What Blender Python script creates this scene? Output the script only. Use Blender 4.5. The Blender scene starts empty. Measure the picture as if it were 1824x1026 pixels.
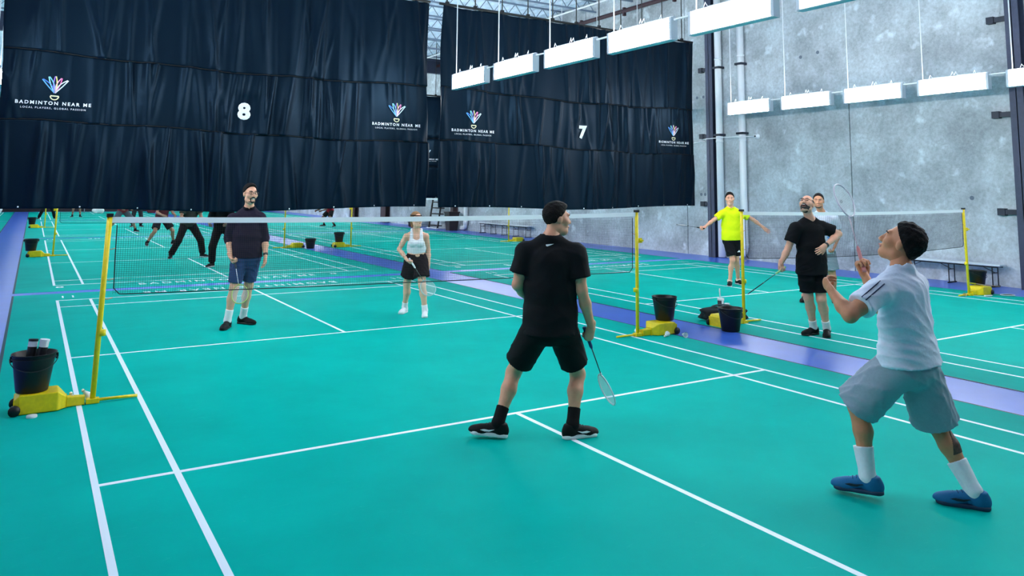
import bpy, bmesh, math, random
import numpy as np
from mathutils import Vector, Matrix
random.seed(7)
rng = np.random.RandomState(11)
scene = bpy.context.scene
COL = scene.collection

# ------------------------------------------------------------------ camera, world, exposure
def camera_axes(yaw, pitch, roll):
    f = Vector((math.sin(yaw) * math.cos(pitch), math.cos(yaw) * math.cos(pitch), math.sin(pitch)))
    r = Vector((math.cos(yaw), -math.sin(yaw), 0))
    u = r.cross(f)
    r2 = r * math.cos(roll) + u * math.sin(roll)
    u2 = -r * math.sin(roll) + u * math.cos(roll)
    return r2, u2, f
CR, CU, CF = camera_axes(.5544, .1089, .0102)
cam_data = bpy.data.cameras.new('camera')
cam = bpy.data.objects.new('camera', cam_data)
COL.objects.link(cam)
cam.matrix_world = Matrix(((CR.x, CU.x, -CF.x, -3.466), (CR.y, CU.y, -CF.y, -7.3444), (CR.z, CU.z, -CF.z, 1.8064), (0, 0, 0, 1)))
cam_data.sensor_fit = 'HORIZONTAL'
cam_data.sensor_width = 36
cam_data.lens = 1340.5 / 1824 * 36
cam_data.shift_x = (912 - 896.33) / 1824
cam_data.shift_y = (192.63 - 513) / 1824
cam_data.clip_start = .05
cam_data.clip_end = 200
scene.camera = cam
world = bpy.data.worlds.new('world')
scene.world = world
world.use_nodes = True
world.node_tree.nodes['Background'].inputs[0].default_value = (.62, .78, 1, 1)
world.node_tree.nodes['Background'].inputs[1].default_value = .13
LAMP = 50.0                     # emission of the hanging LED fixtures
scene.view_settings.view_transform = 'Standard'
scene.view_settings.look = 'None'
scene.view_settings.exposure = 0.0
scene.view_settings.gamma = 1
scene.view_settings.use_curve_mapping = False

# ------------------------------------------------------------------ materials
MATS = {}
def srgb(c):
    return tuple(((v / 255) / 12.92 if v / 255 <= .04045 else ((v / 255 + .055) / 1.055) ** 2.4) for v in c)
def mat(name, col, rough=.6, metal=0., spec=.5, noise=0., nscale=8., bump=0., bscale=40., emit=0., sheen=0., trans=0., stretch=None, coat=0.):
    if name in MATS: return MATS[name]
    m = bpy.data.materials.new(name); m.use_nodes = True
    nt = m.node_tree; b = nt.nodes['Principled BSDF']
    c = srgb(col) + (1,)
    b.inputs['Base Color'].default_value = c
    b.inputs['Roughness'].default_value = rough
    b.inputs['Metallic'].default_value = metal
    b.inputs['Specular IOR Level'].default_value = spec
    if sheen: b.inputs['Sheen Weight'].default_value = sheen
    if trans: b.inputs['Transmission Weight'].default_value = trans
    if coat: b.inputs['Coat Weight'].default_value = coat
    if emit:
        b.inputs['Emission Color'].default_value = (.95, .98, 1, 1)
        b.inputs['Emission Strength'].default_value = emit
    if noise or bump:
        tc = nt.nodes.new('ShaderNodeTexCoord'); mp = nt.nodes.new('ShaderNodeMapping')
        nt.links.new(tc.outputs['Object'], mp.inputs[0])
        if stretch: mp.inputs['Scale'].default_value = stretch
    if noise:
        n = nt.nodes.new('ShaderNodeTexNoise'); n.inputs['Scale'].default_value = nscale; n.inputs['Detail'].default_value = 6; n.inputs['Roughness'].default_value = .6
        nt.links.new(mp.outputs[0], n.inputs['Vector'])
        r = nt.nodes.new('ShaderNodeValToRGB')
        r.color_ramp.elements[0].position = .3; r.color_ramp.elements[1].position = .7
        r.color_ramp.elements[0].color = tuple(v * (1 - noise) for v in c[:3]) + (1,)
        r.color_ramp.elements[1].color = tuple(min(1, v * (1 + noise)) for v in c[:3]) + (1,)
        nt.links.new(n.outputs[0], r.inputs[0]); nt.links.new(r.outputs[0], b.inputs['Base Color'])
    if bump:
        n2 = nt.nodes.new('ShaderNodeTexNoise'); n2.inputs['Scale'].default_value = bscale; n2.inputs['Detail'].default_value = 4
        nt.links.new(mp.outputs[0], n2.inputs['Vector'])
        bp = nt.nodes.new('ShaderNodeBump'); bp.inputs['Strength'].default_value = bump; bp.inputs['Distance'].default_value = .02
        nt.links.new(n2.outputs[0], bp.inputs['Height']); nt.links.new(bp.outputs[0], b.inputs['Normal'])
    MATS[name] = m
    return m

def concrete(name, col):
    m = bpy.data.materials.new(name); m.use_nodes = True
    nt = m.node_tree; L = nt.links; b = nt.nodes['Principled BSDF']
    b.inputs['Roughness'].default_value = .8
    tc = nt.nodes.new('ShaderNodeTexCoord')
    def noi(s, d, r=.6):
        n = nt.nodes.new('ShaderNodeTexNoise'); n.inputs['Scale'].default_value = s; n.inputs['Detail'].default_value = d; n.inputs['Roughness'].default_value = r
        L.new(tc.outputs['Object'], n.inputs['Vector']); return n
    def ramp(src, p0, p1, c0, c1):
        r = nt.nodes.new('ShaderNodeValToRGB'); r.color_ramp.elements[0].position = p0; r.color_ramp.elements[1].position = p1
        r.color_ramp.elements[0].color = c0; r.color_ramp.elements[1].color = c1; L.new(src, r.inputs[0]); return r
    def mix(a, bb, fac, t='MIX'):
        x = nt.nodes.new('ShaderNodeMixRGB'); x.blend_type = t
        if isinstance(fac, float): x.inputs[0].default_value = fac
        else: L.new(fac, x.inputs[0])
        L.new(a, x.inputs[1]); L.new(bb, x.inputs[2]); return x
    c = srgb(col)
    big = ramp(noi(.7, 5).outputs[0], .35, .68, tuple(v * .62 for v in c) + (1,), tuple(v * 1.2 for v in c) + (1,))
    fine = ramp(noi(14, 8, .7).outputs[0], .3, .7, (.72, .72, .72, 1), (1.12, 1.12, 1.12, 1))
    x = mix(big.outputs[0], fine.outputs[0], 1.0, 'MULTIPLY')
    pale = ramp(noi(2.3, 6, .55).outputs[0], .60, .70, (0, 0, 0, 1), (.55, .55, .55, 1))
    pc = nt.nodes.new('ShaderNodeRGB'); pc.outputs[0].default_value = tuple(min(1, v * 1.55) for v in c) + (1,)
    x = mix(x.outputs[0], pc.outputs[0], pale.outputs[0])
    pits = ramp(noi(30, 2).outputs[0], .70, .76, (1, 1, 1, 1), (.45, .45, .45, 1))
    x = mix(x.outputs[0], pits.outputs[0], 1.0, 'MULTIPLY')
    L.new(x.outputs[0], b.inputs['Base Color'])
    bp = nt.nodes.new('ShaderNodeBump'); bp.inputs['Strength'].default_value = .25; bp.inputs['Distance'].default_value = .02
    L.new(noi(20, 6).outputs[0], bp.inputs['Height']); L.new(bp.outputs[0], b.inputs['Normal'])
    MATS[name] = m
    return m

def court_green():
    m = mat('court_vinyl_green', (0, 170, 156), rough=.6, spec=.02, noise=.10, nscale=1.1, bump=.06, bscale=220)
    nt = m.node_tree; L = nt.links; b = nt.nodes['Principled BSDF']
    tc = nt.nodes.new('ShaderNodeTexCoord')
    # scuffs: short pale strokes with a shape of their own
    mp = nt.nodes.new('ShaderNodeMapping'); mp.inputs['Rotation'].default_value = (0, 0, .6); mp.inputs['Scale'].default_value = (2.2, 9, 1)
    L.new(tc.outputs['Object'], mp.inputs[0])
    n = nt.nodes.new('ShaderNodeTexNoise'); n.inputs['Scale'].default_value = 3.2; n.inputs['Detail'].default_value = 9; n.inputs['Roughness'].default_value = .75; n.inputs['Distortion'].default_value = 1.2
    L.new(mp.outputs[0], n.inputs['Vector'])
    r = nt.nodes.new('ShaderNodeValToRGB'); r.color_ramp.elements[0].position = .60; r.color_ramp.elements[1].position = .85
    r.color_ramp.elements[0].color = (0, 0, 0, 1); r.color_ramp.elements[1].color = (.35, .35, .35, 1)
    L.new(n.outputs[0], r.inputs[0])
    old = b.inputs['Base Color'].links[0].from_socket
    x = nt.nodes.new('ShaderNodeMixRGB'); L.new(r.outputs[0], x.inputs[0]); L.new(old, x.inputs[1]); x.inputs[2].default_value = (.08, .62, .52, 1)
    L.new(x.outputs[0], b.inputs['Base Color'])
    return m

# ------------------------------------------------------------------ mesh helpers
BASE = {}       # world position of each thing's base, for its parts
def mesh_obj(name, verts, faces, m=None, parent=None, smooth=False, loc=None):
    me = bpy.data.meshes.new(name)
    off = BASE.get(parent.name, Vector((0, 0, 0))) if parent is not None else Vector((0, 0, 0))
    me.from_pydata([tuple(Vector(v) - off) for v in verts], [], faces)
    me.update()
    if smooth: me.polygons.foreach_set('use_smooth', [True] * len(me.polygons))
    o = bpy.data.objects.new(name, me)
    if m: me.materials.append(m)
    COL.objects.link(o)
    if parent is not None: o.parent = parent; BASE[o.name] = off
    return o
class MB:
    """collects shapes that belong to one mesh"""
    def __init__(s): s.v = []; s.f = []
    def add(s, v, f):
        n = len(s.v); s.v += [tuple(p) for p in v]; s.f += [tuple(i + n for i in q) for q in f]; return s
    def box(s, lo, hi):
        (x0, y0, z0), (x1, y1, z1) = lo, hi
        return s.add([(x0, y0, z0), (x1, y0, z0), (x1, y1, z0), (x0, y1, z0), (x0, y0, z1), (x1, y0, z1), (x1, y1, z1), (x0, y1, z1)],
                     [(3, 2, 1, 0), (4, 5, 6, 7), (0, 1, 5, 4), (1, 2, 6, 5), (2, 3, 7, 6), (3, 0, 4, 7)])
    def bar(s, a, b, w, h=None, up=(0, 0, 1)):
        a, b = Vector(a), Vector(b); d = (b - a).normalized(); u = Vector(up)
        if abs(d.dot(u)) > .98: u = Vector((1, 0, 0))
        x = d.cross(u).normalized(); y = x.cross(d); h = h or w
        c = [x * (sx * w / 2) + y * (sy * h / 2) for sx, sy in ((-1, -1), (1, -1), (1, 1), (-1, 1))]
        return s.add([a + q for q in c] + [b + q for q in c], [(3, 2, 1, 0), (4, 5, 6, 7), (0, 1, 5, 4), (1, 2, 6, 5), (2, 3, 7, 6), (3, 0, 4, 7)])
    def tube(s, pts, r, n=8, closed=False, cap=True):
        pts = [Vector(p) for p in pts]; N = len(pts); rs = r if isinstance(r, (list, tuple)) else [r] * N
        ref = None; rings = []
        for i, p in enumerate(pts):
            if closed: d = pts[(i + 1) % N] - pts[i - 1]
            else: d = pts[min(i + 1, N - 1)] - pts[max(i - 1, 0)]
            d.normalize()
            if ref is None:
                ref = d.cross(Vector((0, 0, 1)) if abs(d.z) < .9 else Vector((1, 0, 0))).normalized()
            ref = (ref - d * ref.dot(d)).normalized(); w = d.cross(ref)
            rings.append([p + (ref * math.cos(2 * math.pi * k / n) + w * math.sin(2 * math.pi * k / n)) * rs[i] for k in range(n)])
        v = [q for R in rings for q in R]; f = []
        for i in range(N if closed else N - 1):
            j = (i + 1) % N
            for k in range(n):
                f.append((i * n + k, i * n + (k + 1) % n, j * n + (k + 1) % n, j * n + k))
        if cap and not closed:
            f.append(tuple(range(n - 1, -1, -1))); f.append(tuple((N - 1) * n + k for k in range(n)))
        return s.add(v, f)
    def lathe(s, c, prof, n=24, axis=(0, 0, 1)):
        c = Vector(c); az = Vector(axis).normalized()
        ax = az.cross(Vector((0, 1, 0)) if abs(az.y) < .9 else Vector((1, 0, 0))).normalized(); ay = az.cross(ax)
        v = []; f = []
        for r, z in prof:
            for k in range(n):
                a = 2 * math.pi * k / n
                v.append(c + (ax * math.cos(a) + ay * math.sin(a)) * r + az * z)
        for i in range(len(prof) - 1):
            for k in range(n):
                f.append((i * n + k, i * n + (k + 1) % n, (i + 1) * n + (k + 1) % n, (i + 1) * n + k))
        if prof[0][0] > 1e-6: f.append(tuple(range(n - 1, -1, -1)))
        if prof[-1][0] > 1e-6: f.append(tuple((len(prof) - 1) * n + k for k in range(n)))
        return s.add(v, f)
    def prism(s, poly, d):
        """poly: coplanar points, extruded by vector d"""
        n = len(poly); d = Vector(d)
        v = [Vector(p) for p in poly] + [Vector(p) + d for p in poly]
        return s.add(v, [tuple(range(n - 1, -1, -1)), tuple(range(n, 2 * n))] + [(i, (i + 1) % n, n + (i + 1) % n, n + i) for i in range(n)])
    def build(s, name, m=None, parent=None, smooth=False):
        return mesh_obj(name, s.v, s.f, m, parent, smooth)
def soften(o, w=.004, seg=2):
    md = o.modifiers.new('bevel', 'BEVEL'); md.width = w; md.segments = seg; md.limit_method = 'ANGLE'; return o
def shade_auto(o, ang=40):
    me = o.data; me.polygons.foreach_set('use_smooth', [True] * len(me.polygons))
    bm = bmesh.new(); bm.from_mesh(me)
    for e in bm.edges:
        if len(e.link_faces) == 2 and e.calc_face_angle(0) > math.radians(ang): e.smooth = False
    bm.to_mesh(me); bm.free(); return o
def thing(name, base, label, cat, group=None):
    o = bpy.data.objects.new(name, None); COL.objects.link(o); o.empty_display_size = .1
    o.location = base; BASE[o.name] = Vector(base); o['label'] = label; o['category'] = cat
    if group: o['group'] = group
    return o
def tag(o, label, cat, group=None):
    o['label'] = label; o['category'] = cat
    if group: o['group'] = group
    return o
def structure(o): o['kind'] = 'structure'; return o
def text_verts(s, size, bold=0., sx=1.):
    """flat lettering: verts in XY, then the faces of each word in a list of its own"""
    cu = bpy.data.curves.new('t', 'FONT'); cu.body = s; cu.size = size; cu.offset = bold; cu.resolution_u = 3
    cu.align_x = 'CENTER'; cu.align_y = 'CENTER'; cu.fill_mode = 'FRONT'; cu.space_character = 1.4
    o = bpy.data.objects.new('t', cu); COL.objects.link(o)
    dg = bpy.context.evaluated_depsgraph_get(); dg.update()
    me = bpy.data.meshes.new_from_object(o.evaluated_get(dg))
    v = [(p.co.x * sx, p.co.y) for p in me.vertices]; f = [tuple(p.vertices) for p in me.polygons]
    bpy.data.objects.remove(o); bpy.data.curves.remove(cu); bpy.data.meshes.remove(me)
    order = sorted(f, key=lambda q: min(v[i][0] for i in q)); words = [[]]; end = None
    for q in order:
        a = min(v[i][0] for i in q)
        if end is not None and a > end + .30 * size * sx: words.append([])
        words[-1].append(q); end = max(v[i][0] for i in q) if end is None else max(end, max(v[i][0] for i in q))
    return v, words
def word_mesh(v, f):
    ids = sorted({i for q in f for i in q}); m = {k: n for n, k in enumerate(ids)}
    return [v[i] for i in ids], [tuple(m[i] for i in q) for q in f]

GREEN = court_green()
BLUE = mat('aisle_vinyl_blue', (70, 112, 214), rough=.30, spec=.5, noise=.06, nscale=2.5, bump=.03, bscale=160)
WHITE_LINE = mat('court_line_white', (232, 240, 248), rough=.5)
CONC = concrete('tilt_up_concrete', (196, 205, 212))
YELLOW = mat('post_yellow_paint', (238, 208, 12), rough=.38, noise=.10, nscale=30)
BLACK_PL = mat('black_plastic', (10, 11, 13), rough=.45)
STEEL_DARK = mat('column_dark_steel', (52, 60, 84), rough=.55, noise=.15, nscale=12)
PVC = mat('white_pvc', (244, 246, 250), rough=.4)
METAL = mat('galvanised', (150, 160, 172), rough=.45, metal=.6, noise=.1)
RUST = mat('red_brown_steel', (66, 42, 50), rough=.6, noise=.2, nscale=20)

PX, PY = 8.08, 15.487           # court pitch across and along the hall
XW = 13.12                      # inner face of the concrete wall

# ------------------------------------------------------------------ floor, court mats
f = MB().box((-13, -9.5, -.12), (XW + .3, 55.2, 0)).build('floor', BLUE); structure(f)
COURTN = {(0, 0): 'the green court nearest the camera', (1, 0): 'the green court beside the concrete wall', (0, 1): 'the green court just beyond the curtain marked 8',
          (1, 1): 'the green court beyond the curtain marked 7', (0, 2): 'the third green court along the left row', (1, 2): 'the third green court along the wall row',
          (0, 3): 'the green court at the far end of the left row', (1, 3): 'the green court at the far end of the wall row', (-1, 1): 'the second green court of the leftmost row', (-1, 2): 'the third green court of the leftmost row', (-1, 3): 'the last green court of the leftmost row'}
LZ0, LZ1 = .004, .0052
def lettering(mat_o, s, cx, cy, w, h, flip, bold=.01):
    v, fc = text_verts(s, 1, bold)
    x0 = min(p[0] for p in v); x1 = max(p[0] for p in v); y0 = min(p[1] for p in v); y1 = max(p[1] for p in v)
    sg = -1 if flip else 1
    V = [(cx + sg * (p[0] - (x0 + x1) / 2) * w / (x1 - x0), cy + sg * (p[1] - (y0 + y1) / 2) * h / (y1 - y0), LZ1) for p in v]
    for fw in fc: mesh_obj('floor_lettering', *word_mesh(V, fw), WHITE_LINE, mat_o)
line_cache = {}
def court(i, j):
    cx, cy = i * PX, j * PY
    t = thing('court_mat', (cx, cy, 0), 'matte vinyl playing mat of ' + COURTN[(i, j)], 'court mat', 'green court mats')
    MB().box((cx - 3.62, cy - 7.57, 0), (cx + 3.57 + (.05 if i else 0), cy + 7.57, .004)).build('mat_sheet', GREEN, t)
    for xe in (cx - 3.65, cx + 3.57 + (.05 if i else 0)): MB().box((xe, cy - 7.57, 0), (xe + .03, cy + 7.57, .0035)).build('mat_edge', mat('mat_edge_dark', (30, 62, 74), rough=.6), t)
    def line(x0, y0, x1, y1):
        key = (round(x1 - x0, 3), round(y1 - y0, 3))
        if key not in line_cache:
            o = MB().box((0, 0, 0), (x1 - x0, y1 - y0, LZ1 - LZ0)).build('court_line', WHITE_LINE); line_cache[key] = o.data
        else:
            o = bpy.data.objects.new('court_line', line_cache[key]); COL.objects.link(o)
        o.parent = t; o.location = (x0, y0, LZ0)
    for s in (-1, 1):
        for x in (3.03, 2.57): line(s * x - .02, -6.7, s * x + .02, 6.7)
        for y, w in ((6.68, 6.02), (5.92, 6.02), (2.0, 6.02)):
            # pieces between the long lines so that no two lines lie in one plane
            for xa, xb in ((-3.01, -2.59), (-2.55, 2.55), (2.59, 3.01)): line(xa, s * y - .02, xb, s * y + .02)
        line(-.02, min(s * 2.02, s * 6.66), .02, max(s * 2.02, s * 6.66))
    return t
for i in (0, 1):
    for j in range(4):
        c = court(i, j)
        if j < 2:
            lettering(c, 'BADMINTON NEAR ME', i * PX - .04, j * PY + 7.08, 3.4, .26, True)
            if j: lettering(c, 'BADMINTON NEAR ME', i * PX, j * PY - 7.08, 3.35, .26, False)
            lettering(c, '11', i * PX - 2.87, j * PY + 7.1, .17, .26, True)
            lettering(c, '11', i * PX + 2.95, j * PY + 7.1, .17, .26, True)
            if j: lettering(c, '8', i * PX - 2.95, j * PY - 6.98, .13, .2, False); lettering(c, '8', i * PX + 2.1, j * PY - 7.0, .13, .2, False)
for j in (1, 2, 3): court(-1, j)

# ------------------------------------------------------------------ walls, ceiling
wall = structure(MB().box((XW + .04, -9.5, 0), (XW + .3, 55.2, 9.3)).build('wall_right', mat('joint_grey', (92, 100, 112), rough=.9)))  # plain grey backing wall, visible in the joints between the concrete panels
ys = [-9.5, -6.9, -1.65, 3.6, 8.96, 13.83, 18.9, 24.2, 29.5, 34.8, 40.1, 45.4, 50.7, 55.2]
for a, b in zip(ys[:-1], ys[1:]):
    o = MB().box((XW, a + .012, 0), (XW + .06, b - .012, 9.3)).build('concrete_panel', CONC, wall)
for yy, zz in ((8.4, 1.75), (8.25, 1.75), (3.9, 1.62), (8.5, 4.6), (8.25, 4.6), (4.4, 5.35), (4.9, 5.3), (.9, 1.75), (7.2, .85)):
    MB().lathe((XW + .002, yy, zz), [(.045, 0), (.045, .006), (.0, .006)], 12, (-1, 0, 0)).build('form_tie_plug', mat('plug_grey', (104, 114, 128), rough=.9), wall)
structure(MB().box((-13, 54.6, 0), (XW + .3, 54.9, 9.3)).build('wall_back', mat('far_wall_dark', (30, 20, 26), rough=.8)))
structure(MB().box((-13.3, -9.5, 0), (-13, 54.9, 9.3)).build('wall_left', CONC))
# corrugated roof deck, ribs along the hall
mb = MB(); xs = []; zc = 8.55; x = -13.0
while x < XW + .3:
    for dx, dz in ((0, 0), (.10, 0), (.15, .09), (.34, .09), (.39, 0)): xs.append((x + dx, zc + dz))
    x += .39
mb.add([(a, -9.5, z) for a, z in xs] + [(a, 54.9, z) for a, z in xs], [(k, k + 1, len(xs) + k + 1, len(xs) + k) for k in range(len(xs) - 1)])
structure(mb.build('ceiling', mat('roof_deck_metal', (205, 220, 238), rough=.5, noise=.14, nscale=3)))
# open web steel joists under the deck, across the hall
jm = mat('joist_paint', (120, 136, 158), rough=.5, noise=.1)
JY = [9.4 + 1.9 * k for k in range(9)]
for k, y in enumerate(sorted(JY)):
    t = thing('roof_joist', (0, y, 8.1), 'pale steel open web roof joist running across the hall under the deck', 'joist', 'roof joists')
    for z in (8.5, 8.12): MB().box((-12.9, y - .04, z - .025), (XW - .02, y + .04, z + .025)).build('chord', jm, t)
    m = MB(); x = -12.8
    while x < XW - .7:
        m.bar((x, y, 8.12), (x + .3, y, 8.5), .022); m.bar((x + .3, y, 8.5), (x + .6, y, 8.12), .022); x += .6
    m.build('web_bars', jm, t)
# sprinkler main along the wall top
t = thing('sprinkler_pipe', (12.7, 10, 7.75), 'long red-brown sprinkler pipe high along the concrete wall', 'pipe')
MB().tube([(12.75, -9, 7.75), (12.75, 54, 7.75)], .07, 12).build('pipe', RUST, t, True)
for y in np.arange(9, 30, 2.3): MB().box((12.70, y - .04, 7.58), (12.80, y + .04, 7.86)).build('clamp', RUST, t)
t = thing('conduit_pipe', (11.9, 10, 8.0), 'thin pale conduit running below the roof deck by the wall', 'pipe')
MB().tube([(11.9, -9, 7.98), (11.9, 54, 7.98)], .03, 8).build('pipe', PVC, t, True)
# girder seen through the gap between the curtains
t = thing('roof_girder', (0, 24.9, 7.2), 'dark steel girder spanning the hall beyond the gap between the curtains', 'girder')
MB().box((-12.9, 24.8, 7.95), (XW - .02, 25.0, 8.06)).build('flange', STEEL_DARK, t)
MB().box((-12.9, 24.89, 7.45), (XW - .02, 24.91, 7.95)).build('web', STEEL_DARK, t)
MB().box((-12.9, 24.8, 7.36), (XW - .02, 25.0, 7.45)).build('flange', STEEL_DARK, t)

# ------------------------------------------------------------------ columns, pipes on the right wall
def column(y, label, w=.25, m=STEEL_DARK):
    t = thing('steel_column', (XW - .15, y, 0), label, 'column')
    c = MB(); x0, x1 = XW - .27, XW - .01
    c.box((x0, y - w / 2, 0), (x0 + .02, y + w / 2, 8.5)).box((x1 - .02, y - w / 2, 0), (x1, y + w / 2, 8.5)).box((x0, y - .012, 0), (x1, y + .012, 8.5))
    soften(c.build('shaft', m, t), .003)
    for z in (1.48, 3.43, 5.38):
        b = MB().box((XW - .10, y + w / 2 - .02, z - .05), (XW - .02, y + w / 2 + .42, z + .05)).box((XW - .12, y + w / 2 + .28, z - .07), (XW - .0, y + w / 2 + .42, z + .07))
        b.build('bracket', mat('bracket_dark', (40, 46, 60), rough=.6), t)
    return t
column(7.79, 'dark steel column on the concrete wall beside the white pipes')
column(-.17, 'dark steel column at the right edge of the picture')
column(23.4, 'dark maroon steel column far along the wall left of the low bench', m=RUST)
column(31.4, 'dark maroon steel column farther along the wall, behind the woman in white', w=.7, m=RUST)
column(36.1, 'dark maroon steel column at the far end of the wall', w=.8, m=RUST)
def downpipe(y, z1, label, elbow):
    t = thing('downpipe', (XW - .2, y, 0), label, 'pipe')
    r = .098; x = XW - .14
    if elbow:
        pts = [(x, y, z1), (x, y, .34)] + [(x, y + .22 - .22 * math.cos(a), .34 - .22 * math.sin(a)) for a in np.linspace(.2, math.pi / 2, 6)] + [(x, y + .42, .12)]
        MB().tube(pts, r, 14).build('pipe', PVC, t, True)
        MB().tube([(x, y, .34), (x, y, .44)], r + .012, 14).build('coupling', PVC, t, True)
        MB().tube([(x, y + .24, .12), (x, y + .34, .12)], r + .012, 14).build('coupling', PVC, t, True)
    else:
        MB().tube([(x, y, z1), (x, y, .02)], r, 14).build('pipe', PVC, t, True)
    for z in (3.25, 5.6): MB().tube([(x, y, z - .03), (x, y, z + .03)], r + .008, 14).build('coupling', PVC, t, True)
    for z in (3.43, 5.36): MB().box((x - .115, y - .12, z - .03), (x + .12, y + .12, z + .03)).build('strap', mat('bracket_dark', (40, 46, 60)), t)
    return t
downpipe(7.54, 8.4, 'white pipe next to the dark column, behind the man in yellow', False)
downpipe(6.73, 8.4, 'white downpipe with an elbow at the floor right of the man in yellow', True)
downpipe(22.3, 8.4, 'white downpipe with elbow far along the wall under curtain 7', True)
t = thing('cctv_camera', (XW - .05, 6.3, 3.33), 'small white dome camera on the wall right of the downpipe', 'camera')
MB().lathe((XW, 6.3, 3.33), [(.07, 0), (.07, .04), (.05, .05), (.045, .1), (.03, .13), (0, .14)], 14, (-1, 0, 0)).build('housing', PVC, t, True)
MB().lathe((XW - .12, 6.3, 3.33), [(.025, 0), (.02, .03), (0, .035)], 10, (-1, 0, 0)).build('lens', BLACK_PL, t, True)
o = MB().tube([(XW - .03, 12.5, 3.2), (XW - .03, 9.5, 3.22), (XW - .05, 8.15, 3.28), (XW - .30, 8.0, 3.33), (XW - .31, 7.3, 3.34), (XW - .27, 6.7, 3.33), (XW - .05, 6.4, 3.33)], .012, 6).build('camera_cable', PVC, None, True)
tag(o, 'thin white cable running along the wall to the dome camera', 'cable')

# ------------------------------------------------------------------ divider curtains
CLOTH = mat('curtain_navy_cloth', (5, 17, 29), rough=.45, spec=.22, bump=.08, bscale=120)
CLOTH.node_tree.nodes['Principled BSDF'].inputs['Specular Tint'].default_value = (.30, .62, 1, 1)
PRINT = mat('print_white', (238, 242, 248), rough=.6)
def fold_field(seed, x0, x1, calm=()):
    r = np.random.RandomState(seed)
    R = []
    for tier in range(3):
        L = []
        for _ in range(52):
            L.append((r.uniform(x0, x1), r.normal(0, .10) + (.0), r.uniform(.03, .085), r.uniform(.02, .075) * (1.1 if tier else .8), r.uniform(0, 1), r.uniform(.35, 1.1)))
        R.append(L)
    ph = r.uniform(0, 6.28, 8)
    def D(x, z, tier):
        d = np.zeros_like(x)
        zc = (1.38, 2.88, 4.1, 6.05)
        zb, zt = zc[2 - tier], zc[3 - tier]
        u = (z - zb) / (zt - zb)
        for xi, sl, w, a, uc, ul in R[tier]:
            t = (x - xi - sl * (z - (zb + zt) / 2)) / w
            d -= a * np.exp(-t * t) * np.exp(-((u - uc) / ul) ** 2)
        d += .020 * np.sin(x * 3.1 + ph[0]) * np.sin(z * .7 + ph[1]) + .012 * np.sin(x * 7.3 + ph[2] + .6 * np.sin(z + ph[3])) + .03 * np.sin(x * .9 + ph[4])
        # a broad swag: folds bending towards one side
        xs_ = x0 + (x1 - x0) * .66
        t = (x - xs_) / 1.5
        d -= .034 * np.exp(-t * t * 1.5) * np.sin(14 * t * (1.2 - .45 * u) + 2.0 * u * np.sign(t))
        m = np.ones_like(x)
        for cx_, cz_, hw, hh in calm: m = m * (1 - .82 * np.exp(-(np.abs(x - cx_) / hw) ** 4 - (np.abs(z - cz_) / hh) ** 4))
        return d * m
    return D
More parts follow.
